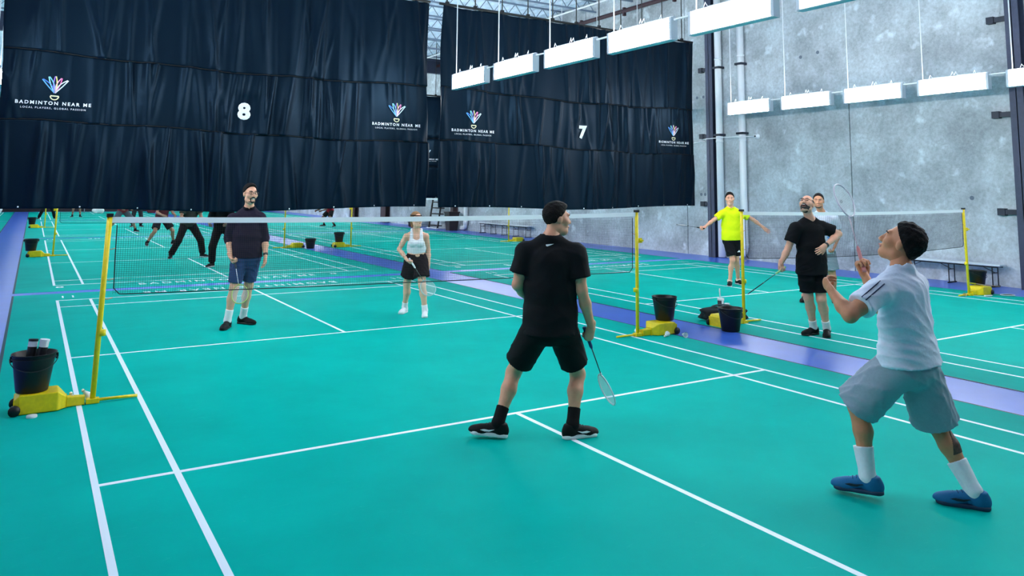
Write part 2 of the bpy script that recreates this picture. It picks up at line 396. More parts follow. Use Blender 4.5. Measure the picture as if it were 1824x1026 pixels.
def drape(x0, x1, y, label, number, logos, seed, num_x=0., detail=True, z0=1.38, z1=6.05):
    t = thing('divider_curtain', ((x0 + x1) / 2, y, z0), label, 'curtain', 'divider curtains')
    D = fold_field(seed, x0, x1, [(q[0], 3.38, .72, .5) for q in logos] + ([(num_x, 3.3, .3, .35)] if number else []))
    zc = [z0, 2.88, 4.1, z1]
    def edge(x, k):           # sagging seam / hem heights
        s = (x - x0) / (x1 - x0)
        if k == 0: return .06 * np.abs(s - .45) * 2 + .02 * np.sin(s * 9) - .02
        if k == 3: return -.05 * np.sin(s * math.pi * 6) ** 2 * .4
        return .05 * np.sin(s * 5 + k) + .015 * np.sin(s * 23)
    nx = 300 if detail else 80
    X = np.linspace(x0, x1, nx)
    for tier in range(3):
        zb, zt = zc[2 - tier], zc[3 - tier]; nz = 44 if detail else 10
        U = np.linspace(0, 1, nz)
        XX, UU = np.meshgrid(X, U, indexing='ij')
        ZZ = (zb + edge(XX, 2 - tier)) * (1 - UU) + (zt + edge(XX, 3 - tier)) * UU
        YY = y + D(XX, ZZ, tier) + (.012 if tier == 1 else 0) - .02 * (tier == 2) * (1 - UU)
        # side edges curl back a little
        v = [tuple(p) for p in np.stack([XX + .03 * np.sin(ZZ * 2.2) * ((XX - x0) < .01) - .02 * ((x1 - XX) < .01) * np.sin(ZZ * 1.7), YY, ZZ], -1).reshape(-1, 3)]
        n0 = len(v)
        fcs = [(a * nz + b, (a + 1) * nz + b, (a + 1) * nz + b + 1, a * nz + b + 1) for a in range(nx - 1) for b in range(nz - 1)]
        o = mesh_obj('cloth_panel', v, fcs, CLOTH, t, True)
        md = o.modifiers.new('solid', 'SOLIDIFY'); md.thickness = .006; md.offset = 1
    # welted seam cords
    for k in (1, 2):
        pts = [(x, y - .012 + float(D(np.array([x]), np.array([zc[k]]), 3 - k if k < 3 else 0)[0]), zc[k] + float(edge(np.array([x]), k)[0])) for x in np.linspace(x0 + .02, x1 - .02, 90)]
        MB().tube(pts, .010, 5).build('seam', mat('seam_black', (6, 10, 18), rough=.8), t, True)
    def surf(x, z, tier=1):
        return y + float(D(np.array([x]), np.array([z]), tier)[0]) - .016
    def put(name, P2, F2, m, par):
        return mesh_obj(name, [(p[0], surf(p[0], p[1]), p[1]) for p in P2], F2, m, par)
    def ribbon(name, pts, w, m, par):
        P2 = []; F2 = []
        for i, p in enumerate(pts):
            a = Vector(pts[max(i - 1, 0)]); b = Vector(pts[min(i + 1, len(pts) - 1)]); d = (b - a).normalized(); n = Vector((-d.y, d.x)) * w / 2
            P2 += [(p[0] + n.x, p[1] + n.y), (p[0] - n.x, p[1] - n.y)]
            if i: F2.append((2 * i - 2, 2 * i - 1, 2 * i + 1, 2 * i))
        return put(name, P2, F2, m, par)
    for lx, lz, s in logos:
        big, lz0 = s, lz; s = s * .74; lz = lz - .075
        lg = bpy.data.objects.new('shuttle_emblem', None); COL.objects.link(lg); lg.parent = t; BASE[lg.name] = BASE[t.name]; lg['label'] = 'printed shuttlecock emblem with rainbow feathers over white lettering'
        def petal(angle, length, width, side, c, flare=0., wd=.024):
            pts = []
            ca, sa = math.cos(angle), math.sin(angle)
            for q in np.linspace(0, 1, 9):
                bulge = width * math.sin(q * math.pi * .93)
                pts.append((q * length, side * bulge + flare * q * q))
            bx, bz = lx + .02 * s * math.sin(angle), lz + .01
            return ribbon('feather', [(bx + s * (px * sa + pz * ca), bz + s * (px * ca - pz * sa)) for px, pz in pts], wd * s, mat('print_%d_%d_%d' % c, c, rough=.6), lg)
        for ang, ln, wd, fl_, c1, c2 in ((-.42, .39, .034, -.10, (60, 120, 220), (90, 170, 235)), (-.20, .40, .034, -.05, (110, 200, 230), (150, 225, 235)), (0, .40, .036, 0, (235, 235, 140), (150, 110, 220)),
                                    (.20, .38, .034, .05, (225, 110, 170), (235, 160, 200)), (.42, .39, .034, .10, (210, 235, 250), (225, 240, 250))):
            petal(ang, ln, wd, 1, c1, fl_); petal(ang, ln, wd, -1, c2, fl_)
        arc = [(lx + s * .085 * math.cos(a), lz - s * (.06 + .085 * math.sin(a))) for a in np.linspace(0, math.pi, 12)]
        ribbon('cork', [(lx + s * .085, lz - s * .06), (lx - s * .085, lz - s * .055)], .03 * s, mat('print_cream', (240, 235, 190), rough=.6), lg)
        ribbon('cork', arc, .024 * s, mat('print_cream', (240, 235, 190), rough=.6), lg)
        for txt, zz, w, h, bd in (('BADMINTON NEAR ME', lz0 - .245, 1.14, .062, .03), ('LOCAL PLAYERS, GLOBAL PASSION', lz0 - .335, .98, .036, .012)):
            v, fc = text_verts(txt, 1, bd)
            a0 = min(p[0] for p in v); a1 = max(p[0] for p in v); b0 = min(p[1] for p in v); b1 = max(p[1] for p in v)
            Vt = [(lx + (p[0] - (a0 + a1) / 2) * w / (a1 - a0), zz + (p[1] - (b0 + b1) / 2) * h / (b1 - b0)) for p in v]
            for fw in fc: put('lettering', *word_mesh(Vt, fw), PRINT, lg)
    if number:
        v, fc = text_verts(number, 1, .05)
        a0 = min(p[0] for p in v); a1 = max(p[0] for p in v); b0 = min(p[1] for p in v); b1 = max(p[1] for p in v)
        put('court_number', [(num_x + (p[0] - (a0 + a1) / 2) * .25 / (a1 - a0), 3.30 + (p[1] - (b0 + b1) / 2) * .34 / (b1 - b0)) for p in v], fc[0], PRINT, t)
    for x in np.linspace(x0 + .4, x1 - .3, 9):    # little weights on the hem
        MB().lathe((x, surf(x, z0 + .05, 2), z0 + .03 + float(edge(np.array([x]), 0)[0])), [(.0, -.02), (.016, -.01), (.016, .01), (0, .02)], 8).build('hem_weight', PVC, t, True)
    # rail and its hangers
    r = thing('curtain_rail', ((x0 + x1) / 2, y, z1), 'black rail on ceiling rods carrying ' + label.split(' with')[0], 'rail', 'curtain rails')
    MB().tube([(x0 - .05, y + .02, z1 + .03), (x1 + .02, y + .02, z1 + .03)], .032, 8).build('rail_tube', BLACK_PL, r, True)
    for x in np.arange(x0 + .15, x1, .75):
        MB().tube([(x, y + .02, z1 + .03), (x, y + .02, 8.55)], .014, 6).build('hanger_rod', BLACK_PL, r, True)
        MB().box((x - .04, y - .01, z1 + .0), (x + .04, y + .05, z1 + .10)).build('clamp', BLACK_PL, r)
    return t
drape(-4.07, 3.95, 7.87, 'large navy cloth curtain with white number 8 hanging across the left court', '8', [(-3.26, 3.48, 1.0), (3.2, 3.46, 1.0)], 3, -.05)
drape(4.26, 12.31, 7.87, 'navy cloth curtain with white number 7 hanging beside the concrete wall', '7', [(5.14, 3.42, 1.0), (11.5, 3.42, 1.0)], 5, 8.34)
drape(4.26, 12.31, 7.87 + PY, 'navy cloth curtain seen through the gap with one emblem showing, far behind curtain 8', None, [(11.5, 3.42, 1.0)], 9, 0, False)

# ------------------------------------------------------------------ hanging LED fixtures
LED = mat('led_diffuser', (255, 255, 255), rough=.5, emit=LAMP)
CASE = mat('lamp_case_white', (205, 212, 222), rough=.5)
lamp_cache = {}
ORD = ['first', 'second', 'third', 'fourth', 'fifth', 'sixth', 'seventh', 'eighth', 'ninth', 'tenth', 'eleventh', 'twelfth']
def lamp(x, y1, z, label, group, shield=False):
    t = thing('led_light', (x, y1 - .65, z), label, 'light', group)
    if not lamp_cache:
        a = MB().box((-.055, -.655, -.155), (.055, .655, .150)).build('diffuser', LED); soften(a, .03, 3)
        b = MB().box((-.06, -.70, -.155), (.06, -.655, .155)).box((-.06, .655, -.155), (.06, .70, .155)).box((-.02, -.70, .150), (.02, .70, .172)).box((-.058, -.70, -.172), (.058, .70, -.158)).build('housing', CASE)
        c = MB().tube([(0, -.45, .18), (.01, -.43, .25), (0, -.40, .18), (0, -.1, .185), (.01, -.07, .26), (-.01, -.04, .19), (.01, 0, .27), (0, .03, .18), (0, .4, .185), (0, .44, .25), (0, .47, .18)], .006, 5)
        c = c.build('cable_tie', PVC)
        w = MB().tube([(0, .6, .17), (0, .6, 8.66 - 4.1)], .011, 6).build('hanger_wire', PVC)
        for k, o in (('d', a), ('h', b), ('c', c), ('w', w)): lamp_cache[k] = o; o.parent = t
    else:
        for k, o in lamp_cache.items():
            n = o.copy(); COL.objects.link(n); n.parent = t
    if shield:      # opaque back of the one-sided fixtures by the wall
        MB().box((x + .058, y1 - 1.35, z - .165), (x + .075, y1 + .05, z + .17)).build('back_plate', CASE, t)
    return t
def lamp_row(x, ytop, n, zc, where, pitch=1.72):
    for k in range(n):
        lamp(x, ytop - k * pitch, zc, '%s LED light from the far end, row %s' % (ORD[k], where), 'LED lights in the row ' + where, 'wall' in where)
    if True:
        o = MB().tube([(x, ytop, zc + .12), (x, ytop - n * pitch, zc + .12)], .016, 6).build('light_cable', PVC, None, True)
        tag(o, 'white cable linking the row of LED lights ' + where, 'cable')
lamp_row(4.04, 6.74, 9, 4.10, 'over the blue middle aisle')
lamp_row(12.30, 6.55, 9, 4.04, 'close to the concrete wall')
lamp_row(-4.25, 6.74, 6, 4.10, 'over the aisle left of the near court')
for j, nm in ((1, 'second'), (2, 'third'), (3, 'last')):
    for x, w in ((4.04, 'middle aisle'), (12.3, 'wall side'), (-4.25, 'left aisle')):
        lamp_row(x, 6.74 + j * PY, 7, 4.08, 'on the %s of the %s court' % (w, nm), 2.0)

# ------------------------------------------------------------------ nets and posts
NETM = mat('net_cord_brown', (52, 36, 38), rough=.8)
TAPE = mat('net_tape_white', (236, 240, 246), rough=.6)
ROPE = mat('net_rope_black', (22, 24, 28), rough=.8)
def net_post(x, y, out, label, group, lean=0., knob=True, full=True):
    """out: -1 or 1, the side away from the court; the weight box points that way"""
    t = thing('net_post', (x, y, 0), label, 'net post', group)
    p = MB(); r = .022
    p.tube([(x, y, .03), (x + lean * .5, y, .8), (x + lean, y, 1.56)], r, 12)
    p.build('upright', YELLOW, t, True)
    MB().box((x + lean - .026, y - .026, 1.545), (x + lean + .026, y + .026, 1.575)).build('top_cap', BLACK_PL, t)
    MB().tube([(x + lean * .35 - .025 * out, y, .55), (x + lean * .35 - .025 * out, y - .0, .60)], .03, 10).build('collar', YELLOW, t, True)
    if knob:
        MB().box((x + lean * .7 + out * .02, y - .02, 1.16), (x + lean * .7 + out * .075, y + .02, 1.22)).tube([(x + lean * .7 + out * .05, y - .06, 1.19), (x + lean * .7 + out * .05, y + .05, 1.19)], .012, 8).build('winch', YELLOW, t)
    soften(MB().box((x - .05, y - .035, .006), (x + .05, y + .035, .045)).build('foot_plate', YELLOW, t), .004)
    MB().tube([(x - out * .04, y, .028), (x - out * .34, y, .024)], .013, 8).build('foot_rod', YELLOW, t, True)
    # neck piece, then the chamfered weight box with its wheels
    X = lambda d: x + out * d
    def ring(d, w, h, z0=.008): return [(X(d), y - w, z0), (X(d), y + w, z0), (X(d), y + w, h), (X(d), y - w, h)]
    m = MB(); pr = [ring(.06, .035, .075), ring(.20, .045, .085)]
    m.add(pr[0] + pr[1], [(0, 1, 2, 3), (7, 6, 5, 4)] + [(a, (a + 1) % 4, 4 + (a + 1) % 4, 4 + a) for a in range(4)])
    soften(m.build('neck_box', YELLOW, t), .006)
    m = MB(); R = [ring(.19, .05, .09), ring(.255, .125, .155), ring(.52, .125, .155), ring(.56, .115, .12)]
    V = [q for g in R for q in g]; F = [(0, 1, 2, 3), (15, 14, 13, 12)]
    for k in range(3): F += [(4 * k + a, 4 * k + (a + 1) % 4, 4 * k + 4 + (a + 1) % 4, 4 * k + 4 + a) for a in range(4)]
    m.add(V, F); soften(m.build('weight_box', YELLOW, t), .008)
    for s in (-1, 1):
        MB().lathe((X(.55), y + s * .13, .045), [(.0, -.014), (.042, -.014), (.042, .014), (0, .014)], 14, (0, 1, 0)).build('wheel', BLACK_PL, t, True)
    return t
def net(xa, xb, y, label, bz=(.0, .0, .0), sag=.025, w=.0008):
    t = thing('badminton_net', ((xa + xb) / 2, y, .78), label, 'net', 'badminton nets')
    N = 60
    def top(x): s = (x - xa) / (xb - xa); return 1.545 - sag * 4 * s * (1 - s)
    def bot(x): s = (x - xa) / (xb - xa); return top(x) - .70 - bz[0] * (1 - s) ** 2 - bz[2] * s * s - bz[1] * 2 * s * (1 - s)
    xs = np.linspace(xa, xb, N + 1)
    tp = MB(); V = []; F = []
    for i, x in enumerate(xs):
        z = top(x)
        V += [(x, y - .004, z - .05), (x, y - .004, z), (x, y + .004, z), (x, y + .004, z - .05)]
        if i: F += [(4 * i - 4 + a, 4 * i - 4 + (a + 1) % 4, 4 * i + (a + 1) % 4, 4 * i + a) for a in range(4)]
    F += [(0, 3, 2, 1), (4 * N, 4 * N + 1, 4 * N + 2, 4 * N + 3)]
    tp.add(V, F).build('top_tape', TAPE, t)
    a, b = xa + .05, xb - .05
    mb = MB(); g = .019
    n = int((b - a) / g)
    for i in range(n + 1):
        x = a + (b - a) * i / n
        zt, zb = top(x) - .048, bot(x)
        mb.add([(x - w, y - w, zb), (x + w, y - w, zb), (x, y + w, zb), (x - w, y - w, zt), (x + w, y - w, zt), (x, y + w, zt)], [(0, 1, 4, 3), (1, 2, 5, 4), (2, 0, 3, 5)])
    for k in range(1, 34):
        u = k / 34
        pts = [(x, y, bot(x) + (top(x) - .07 - bot(x)) * u) for x in np.linspace(a, b, 24)]
        for p, q in zip(pts[:-1], pts[1:]):
            mb.add([(p[0], y - w, p[2] - w), (p[0], y - w, p[2] + w), (p[0], y + w, p[2]), (q[0], y - w, q[2] - w), (q[0], y - w, q[2] + w), (q[0], y + w, q[2])], [(0, 1, 4, 3), (1, 2, 5, 4), (2, 0, 3, 5)])
    o = mb.build('net_mesh', NETM, t); o['kind'] = 'stuff'
    rp = [(a, y, top(a) - .07), (a, y, top(a) - .35), (a + .005, y, bot(a) + .05), (a + .05, y, bot(a))] + [(x, y, bot(x)) for x in np.linspace(a + .12, b - .12, 30)] + [(b - .05, y, bot(b)), (b - .005, y, bot(b) + .05), (b, y, top(b) - .35), (b, y, top(b) - .07)]
    MB().tube(rp, .005, 6).build('border_rope', ROPE, t, True)
    for xe, xp in ((a, xa - .02), (b, xb + .02)):
        for z in (1.28, 1.02, .86): MB().tube([(xe, y, z), ((xe + xp) / 2, y, z - .012), (xp, y, z)], .004, 5).build('tie_cord', mat('tie_orange', (196, 150, 110), rough=.8), t, True)
    return t
net_post(-2.93, 0, -1, 'yellow net post with weight box at the left, closest to the camera', 'net posts', lean=.04, knob=False)
net_post(3.10, 0, 1, 'yellow net post with white shuttlecocks by its base, right of the man seen from behind', 'net posts')
net(-2.88, 3.08, 0, 'long badminton net with white top tape across the near court', (-.045, -.03, .045))
net_post(5.06, 0, -1, 'yellow net post in front of the man in the yellow shirt', 'net posts', knob=False)
net_post(11.02, 0, 1, 'yellow net post near the wall and the white bench', 'net posts', lean=-.04)
net(5.08, 10.98, 0, 'badminton net on the court beside the concrete wall', (-.045, .02, -.035), w=.0012)
net_post(-2.93, PY, -1, 'slender yellow net post of the second court at the far left', 'net posts', lean=.03)
net_post(3.10, PY + .3, 1, 'yellow net post beyond the net between the man in navy and the woman', 'net posts')
net_post(5.10, PY, -1, 'yellow net post beyond the net, just left of the woman in white', 'net posts')
net_post(10.95, PY, 1, 'pale yellow net post by the low bench far along the wall', 'net posts', knob=False)
net_post(-2.95, 2 * PY, -1, 'distant yellow net post of the third court at the far left', 'net posts')
net(-2.88, 3.08, PY + .01, 'badminton net of the second court partly hidden by curtain 8')
net(5.12, 10.93, PY, 'badminton net of the second court along the wall row')

# ------------------------------------------------------------------ buckets, shuttlecocks, bags, bottles
BUCK = mat('bucket_black', (14, 14, 17), rough=.42, spec=.4)
def bucket(x, y, z, label, h=.30, r=.155, squash=1.):
    t = thing('bucket', (x, y, z), label, 'bucket', 'black buckets')
    rb = r * .74
    pr = [(rb - .004, .0), (rb, .004), (r * .97, h * .86), (r + .006, h * .865), (r + .006, h * .90), (r, h * .905), (r + .004, h - .008), (r + .010, h - .004), (r + .010, h), (r, h), (r - .006, h - .01), (rb - .006, .01), (0, .01)]
    shade_auto(MB().lathe((x, y, z), pr, 32).build('pail', BUCK, t))
    for s in (-1, 1):
        MB().box((x + s * (r + .004) - .008, y - .018, z + h * .80), (x + s * (r + .004) + .012, y + .018, z + h * .95)).build('handle_lug', BUCK, t)
    a = MB().tube([(x + (r + .014) * math.cos(q), y - .9 * (r + .014) * math.sin(q), z + h * .88 - .09 * math.sin(q)) for q in np.linspace(0, math.pi, 16)], .004, 6)
    a.build('bail_handle', mat('wire_dark', (48, 50, 54), rough=.5, metal=.6), t, True)
    return t
FEATH = mat('shuttle_feather', (236, 238, 240), rough=.7); CORK = mat('shuttle_cork', (240, 236, 226), rough=.6)
def shuttle(x, y, z, d, label):
    """d: direction from cork to skirt"""
    d = Vector(d).normalized()
    t = thing('shuttlecock', (x, y, z), label, 'shuttlecock', 'white shuttlecocks')
    MB().lathe((x, y, z), [(0, -.013), (.009, -.010), (.0125, -.002), (.0125, .010), (.0, .011)], 14, d).build('cork', CORK, t, True)
    m = MB(); ax = d.cross(Vector((0, 0, 1)) if abs(d.z) < .9 else Vector((1, 0, 0))).normalized(); ay = d.cross(ax)
    for k in range(16):
        a = 2 * math.pi * k / 16
        e = ax * math.cos(a) + ay * math.sin(a); s = d.cross(e)
        b0 = Vector((x, y, z)) + d * .012 + e * .010; b1 = Vector((x, y, z)) + d * .07 + e * .032; b2 = Vector((x, y, z)) + d * .082 + e * .034
        m.add([b0 + s * .001, b0 - s * .001, b1 - s * .0068, b1 + s * .0068, b2 + s * .003, b2 - s * .003], [(0, 1, 2, 3), (3, 2, 5, 4)])
    m.build('feather_skirt', FEATH, t)
    MB().lathe((x, y, z), [(.0132, .0), (.0132, .004)], 14, d).build('ribbon', mat('ribbon_green', (40, 110, 80)), t)
    return t
bucket(-3.37, .02, .156, 'black bucket holding shuttle tubes on the yellow base at the left edge')
for k, (dx, dy, tl) in enumerate(((-.06, .02, (.04, .03)), (.0, .0, (.06, .0)))):
    x, y, z = -3.36 + dx, .02 + dy, .17
    t = thing('shuttle_tube', (x, y, z), ('white and black shuttle tube leaning in the left bucket, farther back', 'white and black shuttle tube with a white cap, nearer in the left bucket')[k], 'tube', 'shuttle tubes')
    ax = Vector((tl[0], tl[1], .40)).normalized()
    MB().lathe((x, y, z), [(0, 0), (.034, 0), (.034, .38), (0, .38)], 16, ax).build('tube_wall', mat('tube_white', (226, 228, 232), rough=.35), t)
    MB().lathe(Vector((x, y, z)) + ax * .10, [(.0345, 0), (.0345, .10)], 16, ax).build('printed_band', mat('tube_black', (18, 18, 26), rough=.4), t)
    MB().lathe(Vector((x, y, z)) + ax * .24, [(.0345, 0), (.0345, .09)], 16, ax).build('printed_band', mat('tube_black', (18, 18, 26), rough=.4), t)
    MB().lathe(Vector((x, y, z)) + ax * .372, [(.036, 0), (.036, .018), (0, .02)], 16, ax).build('tube_cap', (mat('tube_black', (18, 18, 26)), mat('tube_white', (226, 228, 232)))[k], t)
shuttle(-3.09, .02, .10, (.10, .0, -.3), 'shuttlecock standing cork up on the yellow base at the left')
shuttle(-3.00, .07, .10, (.25, .1, -.3), 'shuttlecock tipped against the other one on the left yellow base')
for px in (): pass
t = MB().lathe((-3.36, -.215, .004), [(.036, 0), (.038, .002), (.038, .016), (.035, .019), (0, .019)], 20).build('tube_lid', mat('tube_white', (226, 228, 232)), None, True)
tag(t, 'round white tube lid lying on the green floor by the left base', 'lid')
for k, (x, y, a, lb) in enumerate(((-3.18, .62, .4, 'small white feather on the floor behind the left bucket'), (-3.07, -3.47, .2, 'white feather scrap beside the left sideline near the camera'))):
    o = MB().add([(x - .05 * math.cos(a), y - .05 * math.sin(a), .006), (x, y - .012, .009), (x + .05 * math.cos(a), y + .05 * math.sin(a), .006), (x, y + .012, .010)], [(0, 1, 2, 3)]).build('feather', FEATH)
    md = o.modifiers.new('s', 'SOLIDIFY'); md.thickness = .001
    tag(o, lb, 'feather')
bucket(3.62, .06, .156, 'black bucket on the yellow base of the right post of the near net')
shuttle(3.36, -.21, .016, (.8, .25, .24), 'shuttlecock lying on its side in front of the yellow base')
shuttle(3.58, -.30, .035, (-.3, -.95, .05), 'shuttlecock showing its open feather ring beside the yellow base')
shuttle(3.17, .06, .105, (.1, .3, -.4), 'shuttlecock resting against the post on the neck of the base')
bucket(4.45, -.30, 0, 'black bucket standing on the blue aisle in front of the black bag')
bucket(11.58, .12, .156, 'black bucket behind the net post near the white bench', h=.26)
bucket(-3.42, PY + .05, .156, 'black bucket on the yellow base of the second court at the left')
bucket(3.78, PY - .1, 0, 'black bucket right of the yellow base seen through the net')
bucket(4.75, PY + .1, .156, 'black bucket on the yellow base left of the woman in white')
bucket(-3.42, 2 * PY + .05, .156, 'black bucket on the distant yellow base of the third court')
# the tumblers behind the bucket
for k, (x, y, h, r, lb) in enumerate(((5.10, .45, .28, .045, 'tall dark tumbler with a straw behind the bucket on the aisle'), (5.13, .36, .22, .033, 'shorter pale bottle standing next to the tall tumbler'))):
    t = thing('tumbler', (x, y, .004), lb, 'bottle')
    z = .005
    MB().lathe((x, y, z), [(0, 0), (r * .8, 0), (r * .85, .1), (r, .2), (r, h - .03), (0, h - .03)], 18).build('cup', mat('tumbler_dark', (34, 32, 34), rough=.3, metal=.4) if k == 0 else mat('tumbler_pale', (206, 208, 204), rough=.35), t, True)
    MB().lathe((x, y, z), [(r + .004, h - .03), (r + .004, h), (0, h + .004)], 18).build('lid', mat('lid_white', (230, 232, 232), rough=.4), t, True)
    if k == 0:
        MB().tube([(x - .01, y, z + h), (x - .02, y, z + h + .10), (x - .03, y - .01, z + h + .14)], .009, 8).build('straw', mat('lid_white', (230, 232, 232)), t, True)
        MB().bar((x - .02, y - r - .01, z + .02), (x - .02, y - r - .01, z + h - .02), .03, .012).build('handle', mat('lid_white', (230, 232, 232)), t)
# soft bags
def blob_bag(name, c, rad, label, colr, handles=True, yaw=0.):
    t = thing(name, (c[0], c[1], 0), label, 'bag')
    r = np.random.RandomState(int(abs(c[0] * 100 + c[1] * 10)) % 1000)
    ph = r.uniform(0, 6, 6); V = []; F = []; n1, n2 = 26, 16
    for i in range(n2 + 1):
        th = math.pi * i / n2
        for k in range(n1):
            a = 2 * math.pi * k / n1
            d = Vector((math.sin(th) * math.cos(a), math.sin(th) * math.sin(a), math.cos(th)))
            s = 1 + .10 * math.sin(3 * a + ph[0] + 2 * d.z) + .07 * math.sin(5 * a + ph[1] - 3 * d.z) + .06 * math.sin(7 * d.z + ph[2])
            e = Vector([math.copysign(abs(q) ** .75, q) for q in d])
            p = Vector((e.x * rad[0], e.y * rad[1], e.z * rad[2])) * s
            V.append((c[0] + p.x * math.cos(yaw) - p.y * math.sin(yaw), c[1] + p.x * math.sin(yaw) + p.y * math.cos(yaw), max(.006, c[2] + p.z)))
    for i in range(n2):
        for k in range(n1): F.append((i * n1 + k, (i + 1) * n1 + k, (i + 1) * n1 + (k + 1) % n1, i * n1 + (k + 1) % n1))
    mesh_obj('bag_body', V, F, mat('bag_%d_%d_%d' % colr, colr, rough=.7, bump=.3, bscale=18), t, True)
    if handles:
        q = Vector((math.cos(yaw), math.sin(yaw), 0))
        pts = [Vector(c) + q * (rad[0] * .5 * math.cos(a)) + Vector((0, 0, rad[2] * (.8 + .5 * math.sin(a)))) for a in np.linspace(0, math.pi, 10)]
        MB().tube(pts, .011, 6).build('strap', mat('strap_grey', (70, 72, 78), rough=.7), t, True)
    return t
blob_bag('duffel_bag', (4.93, .27, .10), (.33, .12, .10), 'black duffel bag slumped behind the bucket on the yellow base', (12, 12, 15), True, -.55)
blob_bag('sports_bag', (12.5, 26.6, .2), (.55, .3, .2), 'dark bag on the floor by the wall right of the woman', (30, 16, 24), False, 1.2)
shuttle(10.93, .02, .022, (-.9, -.3, .1), 'shuttlecock lying left of the net post near the wall')
# the bin by the column
t = thing('waste_bin', (12.55, 22.9, 0), 'dark maroon waste bin beside the column far along the wall', 'bin')
m = MB(); 
for (z0, w0, z1, w1) in ((0, .20, .78, .26),):
    c0, c1 = 12.6, 22.9
    m.add([(c0 - w0, c1 - w0, z0), (c0 + w0, c1 - w0, z0), (c0 + w0, c1 + w0, z0), (c0 - w0, c1 + w0, z0), (c0 - w1, c1 - w1, z1), (c0 + w1, c1 - w1, z1), (c0 + w1, c1 + w1, z1), (c0 - w1, c1 + w1, z1)], [(3, 2, 1, 0), (4, 5, 6, 7), (0, 1, 5, 4), (1, 2, 6, 5), (2, 3, 7, 6), (3, 0, 4, 7)])
soften(m.build('bin_body', mat('bin_maroon', (34, 20, 28), rough=.5), t), .02)
soften(MB().box((12.32, 22.62, .78), (12.88, 23.18, .83)).build('bin_lid', mat('bin_maroon', (34, 20, 28)), t), .01)
# stacked dark shelving (a rack) between the column and the woman
t = thing('shelf_rack', (12.7, 25.6, 0), 'narrow dark metal rack with shelves leaning by the far column', 'rack')
rm = mat('rack_dark', (26, 20, 26), rough=.6)
for y in (24.1, 25.0):
    MB().bar((12.5, y, 0), (12.8, y, 2.1), .06).build('rail', rm, t)
for z in np.arange(.12, 2.1, .27): MB().box((12.45 + .15 * z, 24.1, z), (12.72 + .15 * z, 25.0, z + .05)).build('shelf', rm, t)
MB().box((12.42, 24.05, .01), (12.9, 25.1, .05)).build('foot', PVC, t)

# ------------------------------------------------------------------ benches
BTOP = mat('bench_top_white', (232, 236, 240), rough=.5); BLEG = mat('bench_leg_black', (16, 18, 26), rough=.5)
def bench(x, y0, y1, label, h=.45, legs=3):
    t = thing('folding_bench', (x, (y0 + y1) / 2, 0), label, 'bench', 'folding benches by the wall')
    soften(MB().box((x - .14, y0, h - .035), (x + .14, y1, h)).build('seat_top', BTOP, t), .012)
    for s in (-1, 1): MB().bar((x + s * .10, y0 + .06, h - .05), (x + s * .10, y1 - .06, h - .05), .02, .03).build('side_rail', BLEG, t)
    for k in range(legs):
        y = y0 + .16 + (y1 - y0 - .32) * k / (legs - 1)
        m = MB(); 
        m.tube([(x - .11, y, h - .04), (x - .11, y, .03)], .011, 8).tube([(x + .11, y, h - .04), (x + .11, y, .03)], .011, 8).tube([(x - .16, y, .015), (x + .16, y, .015)], .014, 8).tube([(x - .11, y, .28), (x + .11, y, .28)], .008, 8)
        m.build('leg_frame', BLEG, t, True)
        yb = y + (.28 if k < legs - 1 else -.28)
        MB().tube([(x, y, .28), (x, yb, h - .04)], .007, 6).build('brace', BLEG, t, True)
    return t
bench(12.85, .25, 2.25, 'white topped folding bench by the wall behind the lunging player')
bench(12.90, 17.0, 20.8, 'long low white bench far along the wall seen under curtain 7', legs=5)

# ------------------------------------------------------------------ small things by the far wall
t = thing('notice_board', (-.9, 51, 0), 'small white board standing at the far end under the curtain', 'board')
soften(MB().box((-1.25, 50.98, .42), (-.35, 51.02, 1.0)).build('panel', TAPE, t), .01)
for x in (-1.15, -.45): MB().bar((x, 51, .0), (x, 51, .9), .04).build('leg', METAL, t)
for k, (x, y, c, lb) in enumerate(((.35, 50.5, (226, 226, 230), 'white sports bag at the far end right of the white board'), (-5.4, 50.6, (200, 204, 210), 'pale bag at the far end left of the blue aisle'), (3.6, 50.4, (120, 36, 44), 'dark red bag at the far end of the hall'))):
    blob_bag('kit_bag', (x, y, .2), (.34, .2, .2), lb, c, True, .3 * k)

# ------------------------------------------------------------------ people: bodies and clothes from smooth distance fields
V3 = lambda *a: np.array(a, float)
def unit(v): v = np.asarray(v, float); return v / (np.linalg.norm(v) + 1e-12)
def C_(a, b, ra, rb, side=None, sx=1., sy=1., fa=False, fb=False, k=.02):   # tapered limb; fa / fb: flat ends
    return ('c', np.asarray(a, float), np.asarray(b, float), ra, rb, side, sx, sy, fa, fb, k)
def E_(c, ax, rad, k=.02, op='u'):                                           # ellipsoid on axes ax (rows)
    return ('e', np.asarray(c, float), np.asarray(ax, float), np.asarray(rad, float), k, op)
def P_(pt, n): return ('p', np.asarray(pt, float), unit(n))                  # keep what lies below the plane
def prim_box(p):
    if p[0] == 'c':
        r = max(p[3], p[4]) * max(p[6], p[7], 1); return np.minimum(p[1], p[2]) - r, np.maximum(p[1], p[2]) + r
    r = p[3].max(); return p[1] - r, p[1] + r
